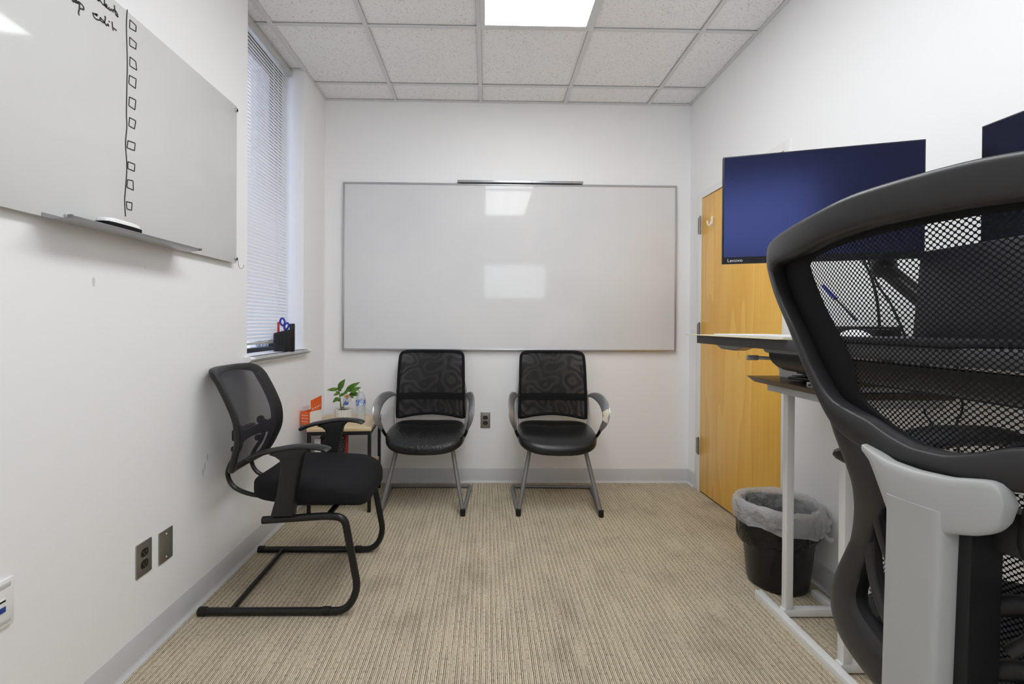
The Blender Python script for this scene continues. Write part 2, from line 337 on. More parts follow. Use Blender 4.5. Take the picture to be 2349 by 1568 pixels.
# baseboards: vinyl cove profile
def cove(name, p0, p1, nx, ny):
    d = Vector(p1)-Vector(p0); prof = [(0, 0), (.016, 0), (.016, .0015), (.008, .006), (.004, .014), (.0032, .02), (.0032, .098), (.0015, .1015), (0, .1015)]
    b = MB(); n = len(prof); vs = [Vector(q)+Vector((nx*a, ny*a, z)) for q in (p0, p1) for a, z in prof]
    b.add(vs, [(i, (i+1) % n, n+(i+1) % n, n+i) for i in range(n)]+[tuple(range(n)), tuple(range(n, 2*n))]); return struct(b.build(name, M_base))
cove('baseboard_left', (XL, YR, 0), (XL, YB, 0), 1, 0)
cove('baseboard_back', (XL, YB, 0), (XR, YB, 0), 0, -1)
b1 = cove('baseboard_right', (XR, YR, 0), (XR, DY0-.055, 0), -1, 0)
cove('baseboard_corner', (XR, DY1+.075, 0), (XR, YB, 0), -1, 0).name = 'baseboard_far_right'
# ceiling grid
T = .6096; TX0, TY0 = -.0507, 3.1357
b = MB(); g = .012
def tbar(x0, x1, y0, y1):
    dz = .0006 if (x1-x0) > (y1-y0) else 0
    b.bx(x0, x1, y0, y1, ZT-.002+dz, ZT+.004-dz)
xs = [TX0+k*T for k in range(-1, 3)]
for x in xs: tbar(x-g, x+g, YR, YB)
for k in range(-1, 7):
    y = TY0-k*T
    if k >= 0: tbar(XW, XR, y-g*.8, y+g*.8)
tbar(XL-.012, XL+.014, YR, YB); tbar(XL, XR, YB-.02, YB); tbar(XR-.02, XR, YR, YB)
tbar(XW, XW+.02, YW0, YW1); tbar(XW, XL, YW1-.018, YW1)
struct(b.build('trim_1', M_ceilbar))
# thin grey strips beside the grid bars, shadow lines put in as colour
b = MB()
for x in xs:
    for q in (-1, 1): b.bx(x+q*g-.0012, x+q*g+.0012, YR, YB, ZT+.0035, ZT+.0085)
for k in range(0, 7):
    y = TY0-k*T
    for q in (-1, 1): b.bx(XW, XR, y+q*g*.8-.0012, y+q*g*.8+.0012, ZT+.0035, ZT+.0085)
struct(b.build('trim_2', mat('grid_shadow_line', (160, 158, 157), .8)))
# ceiling lights (2 x 4 ft panels)
M_diff = mat('panel_diffuser', (250, 250, 250), .5)
nt = M_diff.node_tree; n = nt.nodes; l = nt.links; bs = n['Principled BSDF']
tc = n.new('ShaderNodeTexCoord'); sp = n.new('ShaderNodeSeparateXYZ'); l.new(tc.outputs['Object'], sp.inputs[0])
tube = math_node(nt, 'COSINE', math_node(nt, 'MULTIPLY', sp.outputs[0], 2*pi/.2))
bs.inputs['Emission Color'].default_value = (.955, .98, 1, 1)
l.new(math_node(nt, 'MULTIPLY', math_node(nt, 'SUBTRACT', 1.0, math_node(nt, 'MULTIPLY', tube, .12)), LAMP), bs.inputs['Emission Strength'])
for i, (y1, lb) in enumerate(((2.5262, 'white rectangular ceiling light panel nearest the far wall, set in the tile grid'), (1.307, 'white rectangular ceiling light panel seen mirrored lowest in the wall whiteboard'))):
    y0 = y1-2*T; x0, x1 = TX0, TX0+T
    t = thing('ceiling_light', lb, 'ceiling light', ((x0+x1)/2, (y0+y1)/2, ZT-.006), 'recessed ceiling light panels')
    f = MB(); w = .024; e = .0105
    for a in ((x0+e, x0+e+w, y0+e, y1-e), (x1-e-w, x1-e, y0+e, y1-e), (x0+e+w, x1-e-w, y0+e, y0+e+w), (x0+e+w, x1-e-w, y1-e-w, y1-e)): f.bx(*a, ZT-.006, ZT+.006)
    f.build('frame', M_ceilbar, t)
    MB().bx(x0+e+w, x1-e-w, y0+e+w, y1-e-w, ZT-.002, ZT+.002).build('diffuser', M_diff, t)
# ------------------------------------------------------------------ window, blind and sill
win = struct(MB().bx(XW-.06, XW-.005, YW0-.05, YW1+.05, SILL-.04, SILL+.022).bx(XW-.06, XW-.005, YW1-.05, YW1+.05, SILL, ZT).bx(XW-.06, XW-.005, YW0-.05, YW0+.04, SILL, ZT).bx(XW-.06, XW-.005, YW0, YW1, ZT-.06, ZT+.05).build('window_1', mat('dark_window_frame', (22, 23, 30), .45)))
p = MB().bx(XW-.034, XW-.03, YW0, YW1, SILL, ZT).build('pane', translucent('window_glass', (40, 45, 55), .93, (.50, .52, .58, 1), rough=.05), win)
wj = MB(); wj.bx(XW-.2, XW-.004, YW1, YW1+.06, 0, ZT+.05); struct(wj.build('trim_3', M_wall))
b = MB()
prof = [(XW, SILL), (XL+.028, SILL), (XL+.036, SILL-.004), (XL+.04, SILL-.012), (XL+.036, SILL-.02), (XL+.02, SILL-.028), (XL+.015, SILL-.04), (XL+.004, SILL-.045), (XL+.0005, SILL-.05), (XL+.0005, SILL-.031), (XW, SILL-.031)]
b.prism([(x, z) for x, z in prof], lambda x, z, t: (x, YW0+.002 if t == 0 else YW1-.002, z))
b.prism([(XL+.0005, SILL), (XL+.028, SILL), (XL+.036, SILL-.004), (XL+.04, SILL-.012), (XL+.036, SILL-.02), (XL+.02, SILL-.028), (XL+.0005, SILL-.03)], lambda x, z, t: (x, YW0-.035 if t == 0 else YW1+.035, z))
struct(b.build('trim_4', M_white))
M_slat = mat('blind_slat', (236, 236, 238), .45)
M_slat.node_tree.nodes['Principled BSDF'].inputs['Transmission Weight'].default_value = 0
bl = thing('window_blind', 'white horizontal slat blind hanging in the tall window recess', 'blind', (-1.255, 2.62, SILL+.06))
XB = -1.262; YB0, YB1 = YW0+.005, 2.945
MB().bx(XB-.02, XB+.018, YB0, YB1+.03, ZT-.045, ZT-.004, .002).build('headrail', mat('blind_headrail', (196, 196, 192), .4), bl)
s = MB(); z = SILL+.075; pz = .0196; k = 0
while z < ZT-.05:
    tl = radians(68 if z > SILL+.5 else 44+24*(z-SILL)/.5); hw = .0125; cs, sn = cos(tl), sin(tl)
    pts = []
    for q in (-1, -.5, 0, .5, 1):
        o_ = .0018*(1-q*q); pts.append((XB+q*hw*cs+o_*sn, z-q*hw*sn+o_*cs))
    fs = []; m = 5; th = .0004
    vs = [(x, y, zz) for y in (YB0, YB1) for x, zz in pts]+[(x-th, y, zz-th) for y in (YB0, YB1) for x, zz in pts]
    for j in range(4): fs += [(j, j+1, m+j+1, m+j), (2*m+j, 3*m+j, 3*m+j+1, 2*m+j+1)]
    s.add(vs, fs); z += pz; k += 1
so = s.build('slats', M_slat, bl)
MB().bx(XB-.012, XB+.012, YB0, YB1, SILL+.047, SILL+.060, .003).build('bottom_rail', mat('blind_bottom_rail', (186, 184, 174), .4), bl)
c = MB()
for yy in (2.42, 2.80):
    c.tube([(XB+.0145, yy, SILL+.05), (XB+.0145, yy, ZT-.03)], .0009, 6); c.tube([(XB-.0145, yy, SILL+.05), (XB-.0145, yy, ZT-.03)], .0009, 6)
    for k in range(86): zz = SILL+.075+k*pz; c.tube([(XB+.0145, yy, zz), (XB-.0145, yy, zz)], .0006, 4)
c.build('ladder_cord', M_white, bl)
MB().tube([(XB+.024, 2.40, ZT-.05), (XB+.026, 2.40, 1.6)], .0035, 8).build('tilt_wand', translucent('clear_wand', (220, 225, 225), .4), bl)
# ------------------------------------------------------------------ door
door = bpy.data.objects.new('door_1', None); COL.objects.link(door); door['kind'] = 'structure'; door['_o'] = (0, 0, 0)
b = MB(); fx = XR-.004
b.bx(fx, XR+.02, DY0-.052, DY0, 0, DZ+.045, .001); b.bx(fx, XR+.02, DY1, DY1+.07, 0, DZ+.045, .002); b.bx(fx+.0008, XR+.019, DY0-.0005, DY1+.0005, DZ, DZ+.0442)
b.bx(XR+.045, XR+.06, DY0-.004, DY0+.014, 0, DZ); b.build('frame', M_white, door)
AJ = radians(1.7); R = Matrix.Rotation(AJ, 3, 'Z'); hp = Vector((XR-.004, DY1-.004, 0))
def leaf_pt(v): return hp+R@Vector(v)
b = MB(); wdt = DY1-DY0-.012
b.box((.0225, -wdt/2, .012+(DZ-.018)/2), (.044, wdt-.002, DZ-.018), .001)
lf = b.xf(leaf_pt).build('leaf', M_door, door)
# leaf must swing into the room
MB().box((.0225, -wdt-.0006, .012+(DZ-.018)/2), (.043, .0016, DZ-.02)).xf(leaf_pt).build('latch_edge', M_doorcore, lf)
for z0, z1 in ((1.787, 1.905), (1.06, 1.17), (.257, .372)):
    h = MB(); h.cyl((XR-.012, DY1+.004, (z0+z1)/2), .0065, z1-z0, n=12); h.bx(XR-.012, XR-.0095, DY1+.004, DY1+.036, z0+.004, z1-.004); h.cyl((XR-.012, DY1+.004, z1+.002), .0045, .006, n=10)
    for q in (.25, .5, .75): h.cyl((XR-.012, DY1+.004, z0+(z1-z0)*q), .0069, .0015, n=12)
    h.build('hinge', M_steel, door)
hk = MB(); hx = XR-.012; hc = (hx-.004, 3.015, 1.84)
hk.box(hc, (.006, .02, .05), .0028).tube(cat_rom([(hx-.008, 3.015, 1.835), (hx-.012, 3.015, 1.815), (hx-.022, 3.015, 1.805), (hx-.032, 3.015, 1.815), (hx-.036, 3.015, 1.835)], 5), .0048, 8, rs=None)
o = hk.build('wall_hook', M_white, None, hc); tag(o, 'small white adhesive hook stuck on the yellow wooden door', 'hook')
# ------------------------------------------------------------------ glass board on the left wall
XG = -1.145
gb = thing('glass_whiteboard', 'frameless glossy whiteboard on the left wall with handwritten column of boxes', 'whiteboard', (XG, 1.2, 1.42))
gy0, gy1, gz0, gz1 = .12, 2.147, 1.422, 2.137
MB().bx(XG-.006, XG, gy0, gy1, gz0, gz1, .0012).build('panel', M_glass, gb)
MB().bx(XL+.001, XG-.006, gy0+.03, gy1-.03, gz0+.012, gz1-.03).build('backing_rail', M_alu, gb)
def standoff(y, z, hook=False):
    b = MB(); b.cyl((XG-.006+.006, y, z), .0095, .014, 'X', 20, bev=.002); b.cyl((XG+.004, y, z), .006, .006, 'X', 16)
    o = b.build('standoff', M_alu, gb)
for y, z in ((gy1-.008, gz1-.02), (gy1-.008, gz0+.02), (gy0+.01, gz1-.02), (gy0+.01, gz0+.02)): standoff(y, z)
b = MB(); xh = XG+.006; y = gy1-.002; b.tube(cat_rom([(xh, y, gz0+.022), (xh+.002, y+.002, gz0+.002), (xh+.004, y+.006, gz0-.016), (xh+.010, y+.012, gz0-.022), (xh+.016, y+.018, gz0-.016), (xh+.018, y+.02, gz0-.004)], 6), .0016, 8)
b.build('wire_hook', M_alu, gb)
def stroke(P, w, smooth=True):
    """a marker line on the board face; P in photograph pixels"""
    Q = [at(u, v, X=XG+.0004) for u, v in P]
    if smooth and len(Q) > 2: Q = cat_rom(Q, 5)
    b.sweep(Q, [(-w/2, -.0003), (w/2, -.0003), (w/2, .0003), (-w/2, .0003)], up=(1, 0, 0))
C2 = lambda L: [(120+x/11.186, y/11.186) for x, y in L]; C1 = lambda L: [(x/2.375, y/2.375) for x, y in L]
b = MB()
WORDS = (([(500, -60), (520, 20), (555, 45), (570, -30), (600, 70), (615, 0), (645, 95)], [(645, 95), (660, 70), (680, 45), (697, 120), (690, 250), (675, 300), (678, 360), (700, 395)], [(680, 50), (750, 110), (800, 180), (806, 225), (785, 242), (690, 205)]),
 ([(1140, -40), (1175, 15), (1215, 0), (1180, -60)], [(1330, -80), (1340, 60), (1335, 140)], [(1175, 15), (1200, -20), (1290, 105), (1340, 140), (1400, 200), (1452, 228), (1455, 180)], [(1345, 140), (1385, 112), (1402, 155), (1360, 175)], [(1452, 225), (1490, 268), (1520, 235), (1555, 315)], [(1595, 135), (1600, 230), (1620, 350), (1655, 410), (1693, 435)], [(1555, 315), (1572, 250), (1610, 270), (1645, 300)], [(1645, 300), (1672, 365), (1660, 380), (1695, 435)]),
 ([(1165, 400), (1150, 370), (1100, 360), (1150, 408), (1045, 338), (1070, 430), (1130, 495), (1222, 518)], [(1222, 518), (1240, 440)], [(1240, 470), (1290, 510), (1325, 580), (1270, 555), (1225, 510)], [(1340, 435), (1362, 432), (1358, 500), (1345, 560), (1370, 630), (1395, 650), (1432, 620), (1445, 680)], [(1325, 580), (1345, 560)]),
 ([(1535, 555), (1548, 700), (1565, 790)], [(1545, 700), (1650, 782)]), ([(1458, 535), (1464, 572)],))
for w_ in WORDS:
    b = MB()
    for L_ in w_: stroke(C2(L_), .0045)
    b.build('handwriting', M_ink, gb)
b = MB(); stroke([(292, 22), (290, 60), (292, 140), (291, 200), (290, 260), (291, 290), (288, 330), (291, 380), (289, 420), (286, 460), (288, 496)], .0042); b.build('divider_line', M_ink, gb)
BX = [[(708, 108), (742, 140), (740, 172), (706, 152)], [(706, 202), (743, 235), (740, 268), (707, 248)], [(708, 310), (740, 335), (745, 382), (707, 358)], [(705, 410), (742, 430), (738, 482), (702, 455)], [(705, 528), (740, 545), (735, 598), (702, 575)], [(706, 640), (740, 658), (733, 702), (702, 685)], [(697, 766), (737, 780), (733, 820), (692, 805)], [(697, 880), (735, 895), (732, 933), (697, 918)], [(695, 978), (725, 985), (727, 1036), (692, 1020)], [(688, 1098), (720, 1105), (717, 1145), (692, 1138)]]
for q in BX:
    b = MB(); q = C1(q)
    for i in range(4): stroke([q[i], q[(i+1) % 4]], .0036, False)
    b.build('drawn_box', M_ink, gb)
# pen tray and what lies on it
TY = (1.215, 1.755); tz = gz0-.002
tr = thing('pen_tray', 'curved grey metal pen tray below the glass board', 'tray', (XG+.03, 1.45, tz))
b = MB(); pr = [(XG+.001, tz+.012), (XG+.001, tz-.002), (XG+.03, tz-.006), (XG+.066, tz-.003), (XG+.078, tz+.004), (XG+.077, tz+.006), (XG+.064, tz-.0005), (XG+.03, tz-.0035), (XG+.0025, tz+.001), (XG+.0025, tz+.012)]
b.prism(pr, lambda x, z, t: (x, TY[t], z)); b.build('trough', M_silver, tr)
for yy in TY:
    MB().box((XG+.074, yy, tz+.003), (.014, .005, .009), .002).build('end_cap', M_greyleg, tr)
def marker(y0, y1, x, body, cap, lab, rad=.006, grp=None):
    t = thing('marker_pen', lab, 'marker', (x, (y0+y1)/2, tz-.002+.0), grp); z = tz+.0055; L = y1-y0
    MB().cyl((x, y0+L*.34, z), rad, L*.68, 'Y', 16, bev=.0008).build('barrel', body, t)
    MB().cyl((x, y0+L*.85, z), rad+.0006, L*.34, 'Y', 16, bev=.001).build('cap', cap, t)
M_red = mat('red_plastic', (200, 50, 45), .4); M_penw = mat('white_marker_barrel', (225, 225, 225), .4)
G_ = 'markers on the pen tray'
marker(1.225, 1.335, XG+.05, mat('grey_translucent_pen', (165, 165, 165), .4), M_silver, 'slim grey marker at the near end of the pen tray', .0045, G_)
marker(1.475, 1.60, XG+.05, M_penw, M_red, 'white marker with red cap beside the board eraser', .006, G_)
marker(1.455, 1.585, XG+.034, M_red, M_red, 'red marker lying behind the white one by the eraser', .006, G_)
marker(1.605, 1.72, XG+.052, M_black, M_penw, 'black and white marker at the far end of the pen tray', .006, G_)
marker(1.60, 1.725, XG+.036, M_penw, M_black, 'white marker with black cap, against the board by the tray end', .006, G_)
er = thing('board_eraser', 'white domed board eraser with black felt lying on the pen tray', 'eraser', (XG+.048, 1.4, tz))
MB().box((XG+.048, 1.405, tz+.012), (.046, .128, .014), .003).build('felt_pad', M_blackfab, er)
MB().superell((XG+.048, 1.405, tz+.019), .025, .067, .015, .6, .55, fn=lambda x, y, z: (x, y, max(z, 0))).build('handle', M_white, er)
# ------------------------------------------------------------------ whiteboard on the back wall
wb = thing('whiteboard', 'wide aluminium framed whiteboard mounted on the far wall', 'whiteboard', (.172, YB-.012, .96))
x0, x1, z0, z1 = -1.0348, 1.3796, .960, 2.1655; tl = .0075
def tilt(v): v = Vector(v); v.y -= (z1-v.z)*tl+.002; return v
MB().bx(x0+.01, x1-.01, YB-.014, YB-.004, z0+.01, z1-.01).xf(tilt).build('panel', M_board, wb)
for a in ((x0, x0+.013, z0, z1), (x1-.013, x1, z0, z1), (x0+.013, x1-.013, z0, z0+.013), (x0+.013, x1-.013, z1-.013, z1)):
    MB().bx(a[0], a[1], YB-.02, YB-.003, a[2], a[3], .002).xf(tilt).build('frame_rail', M_alu, wb)
pa = at(1049, 410, Y=YB-.04); pb = at(1338, 418, Y=YB-.04)
mr = thing('map_rail', 'slim grey metal rail above the top edge of the wall whiteboard', 'rail', ((pa.x+pb.x)/2, YB-.03, pa.z-.012))
def tiltr(v): v = Vector(v); v.z += (pb.z-pa.z)/(pb.x-pa.x)*(v.x-pa.x); return v
MB().bx(pa.x, pb.x, YB-.040, YB-.001, z1+.004, z1+.018, .002).bx(pa.x, pb.x, YB-.044, YB-.036, z1+.001, z1+.008, .002).build('channel', M_alu, mr)
for k in range(6): MB().cyl((pa.x+.1+k*.145, YB-.0405, z1+.012), .003, .003, 'Y', 10).build('screw', M_greyleg, mr)
# ------------------------------------------------------------------ outlets
def outlet(loc, ax, lab, blank=False, grp=None):
    """ax: function mapping (across, up, out) to world"""
    t = thing('wall_outlet' if not blank else 'blank_wall_plate', lab, 'outlet' if not blank else 'wall plate', loc, grp)
    b = MB().box((0, 0, .0025), (.071, .114, .005), .0018).xf(lambda v: ax(v)); b.build('plate', M_steel, t)
    if blank:
        for q in (-.042, .042): MB().cyl((0, q, .0052), .0032, .0016, n=10).xf(lambda v: ax(v)).build('screw', M_white, t)
        return t
    for q in (-.0195, .0195):
        r = MB().superell((0, q, .0045), .0172, .0142, .0022, .4, .7).xf(lambda v: ax(v)).build('receptacle', mat('dark_receptacle', (30, 24, 22), .4), t)
        MB().box((-.0065, q+.003, .0068), (.0022, .008, .0008)).box((.0065, q+.003, .0068), (.0022, .0065, .0008)).cyl((0, q-.007, .0068), .0024, .0008, n=10).xf(lambda v: ax(v)).build('slots', mat('slot_grey', (120, 112, 105), .4), r)  # slots in a lighter warm grey than the receptacle
    MB().cyl((0, 0, .0052), .003, .0012, n=10).xf(lambda v: ax(v)).build('screw', M_silver, t)
    return t
def axL(y, z): return lambda v: Vector((XL+v.z, y-v.x, z+v.y))
outlet((XL, 1.6035, .345), axL(1.6035, .345), 'steel power outlet low on the left wall beside a blank plate')
outlet((XL, 1.7115, .338), axL(1.7115, .338), 'blank steel wall plate with two screws, low on the left wall', True)
outlet((-.0027, YB, .453), lambda v: Vector((-.0027+v.x, YB-v.z, .453+v.y)), 'steel power outlet on the far wall between the two silver-armed chairs')
dp = thing('data_wall_plate', 'white data wall plate with blue socket at the left edge, low on the wall', 'wall plate', (XL, 1.127, .468))
A = axL(1.127, .468)
MB().box((0, 0, .004), (.07, .116, .008), .003).xf(A).build('plate', M_white, dp)
for q in (-.043, .043): MB().box((0, q, .0085), (.052, .011, .001), .0004).xf(A).build('label_window', mat('label_window', (205, 205, 205), .3), dp)
MB().box((-.002, .002, .0085), (.022, .024, .003), .001).xf(A).build('socket_insert', M_white, dp)
MB().box((-.004, -.012, .009), (.018, .014, .003), .001).xf(A).build('blue_socket', mat('blue_socket', (40, 70, 150), .4), dp)
MB().box((-.004, .008, .009), (.018, .005, .003), .001).xf(A).build('dark_socket', M_hole, dp)

# ------------------------------------------------------------------ left black mesh guest chair
lc = thing('sled_base_chair', 'black mesh back chair with T-shaped arms on a black sled base', 'chair', (-.8, 2.09, 0))
YC = 2.09; FY = (1.838, 2.342)
for i, fy in enumerate(FY):
    far = fy > YC; q = 0 if not far else -.012
    fl = MB().tube(fillet([(-1.112+q, fy, .0155), (-.545+q, fy, .0155), (-.50+q, fy+(-.0), .10), (-.555+q, fy, .385), (-.62+q, fy, .392), (-.875, fy, .375)], .07, 8), .0145, 14)
    fl.build('sled_rail', M_blackmetal, lc)
    for x in (-1.108+q, -.625+q): MB().cyl((x, fy, .0165), .0165, .032 if x < -1 else .03, 'X', 14, bev=.002).build('floor_glide', M_rubber, lc)
MB().tube([(-1.0, FY[0], .016), (-1.01, FY[1], .016)], .0105, 12).build('floor_crossbar', M_blackmetal, lc)
MB().tube([(-.80, FY[0], .388), (-.80, FY[1], .388)], .012, 12).tube([(-.62, FY[0], .392), (-.62, FY[1], .392)], .012, 12).box((-.71, YC, .398), (.26, .30, .012), .004).build('seat_mount', M_blackmetal, lc)
def seatdef(x, y, z):
    w = 1-.10*max(0, -x/.235)             # narrower at the back
    z2 = z - .045*max(0, (x-.10)/.13)**2*.6 + .012*(abs(y)/.24)**2 - .012*(x/.23)
    if z < 0: z2 += -z*.35*max(0, x/.23)
    return (x, y*w, z2)
MB().superell((-.728, YC, .457), .238, .248, .052, .42, .42, seatdef, 64, 28).build('seat', M_blackfab, lc)
sp_ = cat_rom([(-.93, FY[0]+.03, .475), (-.8, FY[0]+.006, .470), (-.66, FY[0]+.0, .462), (-.55, FY[0]+.02, .443)], 8)
# backrest
def rx(z):    # side-rail x by height
    K = [(.52, -1.035), (.58, -1.018), (.66, -1.0), (.74, -1.005), (.82, -1.035), (.90, -1.075), (.96, -1.112)]
    n_ = len(K); i = 0
    while i < n_-2 and z > K[i+1][0]: i += 1
    a, b_, c, d = K[max(i-1, 0)][1], K[i][1], K[i+1][1], K[min(i+2, n_-1)][1]; t = max(0, min(1, (z-K[i][0])/(K[i+1][0]-K[i][0])))
    return .5*((2*b_)+(c-a)*t+(2*a-5*b_+4*c-d)*t*t+(d-a+3*b_-3*c)*t*t*t)
def bpt(s, z, off=0):
    return Vector((rx(z)-.045*(1-min(1, (s/.2)**2))+off, YC+s, z))
out = [(0, .962), (.10, .962), (.165, .957), (.197, .935), (.205, .88), (.208, .80), (.207, .72), (.198, .64), (.178, .57), (.150, .527), (.10, .516), (0, .512)]
ol = [Vector((s, z, 0)) for s, z in out]+[Vector((-s, z, 0)) for s, z in out[-2:0:-1]]
ring = cat_rom(ol, 6, True)
ctr = Vector((0, .74, 0))
def band(b, O, I, fn, th, m=10, e=.5):
    """closed or open band between outlines O and I (lists of 2D), rounded section, fn(s,z,off)"""
    n = len(O); sg = lambda x: math.copysign(abs(x)**e, x); vs = []
    for i in range(n):
        for k in range(m):
            a = 2*pi*k/m; t = .5+.5*sg(cos(a)); o_ = th/2*sg(sin(a)); p = O[i].lerp(I[i], t); vs.append(fn(p.x, p.y, o_))
    fs = [(i*m+k, ((i+1) % n)*m+k, ((i+1) % n)*m+(k+1) % m, i*m+(k+1) % m) for i in range(n) for k in range(m)]
    b.add(vs, fs); return b
def inset(R_, d):
    n = len(R_); o = []
    for i in range(n):
        t = (R_[(i+1) % n]-R_[i-1]).normalized(); nr = Vector((t.y, -t.x, 0)); nr = nr if nr.dot(ctr-R_[i]) > 0 else -nr
        o.append(R_[i]+nr*(d(R_[i]) if callable(d) else d))
    return o
def wrap(s, z, off):   # rail deepens towards the back
    return bpt(s, z, off-.004)
in_ = inset(ring, lambda p: .024+.030*min(1, (abs(p.x)/.2)**2))
band(MB(), ring, in_, wrap, .03, 12, .7).build('backrest_frame', M_black, lc)
def panel(fn, O, n_in=14, closed=True):
    """mesh filling the outline O by shrinking rings to a centre line"""
    b = MB(); n = len(O); vs = []; fs = []; k0 = 0
    cz0 = sum(p.y for p in O)/n
    for j in range(n_in+1):
        t = j/n_in
        for p in O:
            c = Vector((0, cz0+(p.y-cz0)*.0, 0)); q = p.lerp(c, t); vs.append(fn(q.x, q.y)); b.uv[len(vs)-1] = (q.x, q.y)
    for j in range(n_in):
        for i in range(n): fs.append((j*n+i, j*n+(i+1) % n, (j+1)*n+(i+1) % n, (j+1)*n+i))
    b.add(vs, fs); return b
panel(lambda s, z: bpt(s, z, .008), inset(ring, .018)).build('backrest_mesh', M_mesh_left, lc)
b = MB(); brace = [bpt(s, .665+.05*(abs(s)/.19)**2*0, -.004) for s in [k*.19/8 for k in range(-8, 9)]]
b.sweep(brace, [(-.004, -.02), (.004, -.02), (.004, .02), (-.004, .02)], up=(0, 0, 1), scale=[(1, 1+.9*(abs(k)/8)**2) for k in range(-8, 9)])
b.build('lumbar_brace', M_black, lc)
MB().box(bpt(0, .665, -.03)+Vector((-.004, 0, .0)), (.03, .16, .05), .008).build('back_bracket', M_black, lc)
for s in (-.065, .065):
    for z in (.685, .645): pass
for z, r_ in ((.70, .018), (.615, .014)):
    for s in (-.1, .1): MB().superell((rx(z)-.055, YC+s, z), .016, .018, r_, .8, .8, nu=16, nv=10).build('adjuster_knob', M_black, lc)
for s in (-.1, .1):
    MB().tube(cat_rom([(rx(.70)-.035, YC+s, .70), (-1.045, YC+s, .62), (-1.085, YC+s, .55), (-1.095, YC+s, .50), (-1.065, YC+s, .45), (-.99, YC+s, .42), (-.90, YC+s*.8, .405), (-.80, YC+s*.8, .402)], 8), .0115, 12, ry=.0085).build('back_support_bar', M_blackmetal, lc)
# arms: pad and T post traced in their own upright plane
padp = [(305, 604), (370, 575), (430, 558), (500, 545), (560, 535), (620, 530), (700, 534), (755, 545), (769, 556)]
post = [(440, 590), (500, 560), (620, 545), (668, 560), (640, 580), (625, 600), (612, 660), (592, 770), (580, 860), (575, 932), (450, 936), (465, 880), (484, 820), (500, 720), (510, 650), (502, 620), (478, 602)]
def arm(yc, sg, lab=None):
    S = lambda u, v: at(440+u/2.45, 800+v/2.45, Y=1.83)
    q = [S(*p) for p in padp]; path = cat_rom([(p.x, yc, p.z-.013) for p in q], 5); n_ = len(path)
    pf = [(cos(a)*.029, sin(a)*.0125) for a in [2*pi*k/14 for k in range(14)]]
    sc_ = [(min(1, .45+3.2*(k/(n_-1))), .8 if k < n_-3 else .9) for k in range(n_)]; sc_[-1] = (.35, .4); sc_[-2] = (.75, .8); sc_[0] = (.25, .5)
    a = MB().sweep(path, pf, up=(0, 0, 1), scale=sc_).build('armrest', M_black, lc)
    P = [(S(*p).x, S(*p).z) for p in post]
    MB().prism(P, lambda x, z, t: Vector((x, yc+(t-.5)*.05*(1 if z > .55 else 1), z)), .008).build('post', M_black, a)
arm(1.835, -1); arm(2.345, 1)
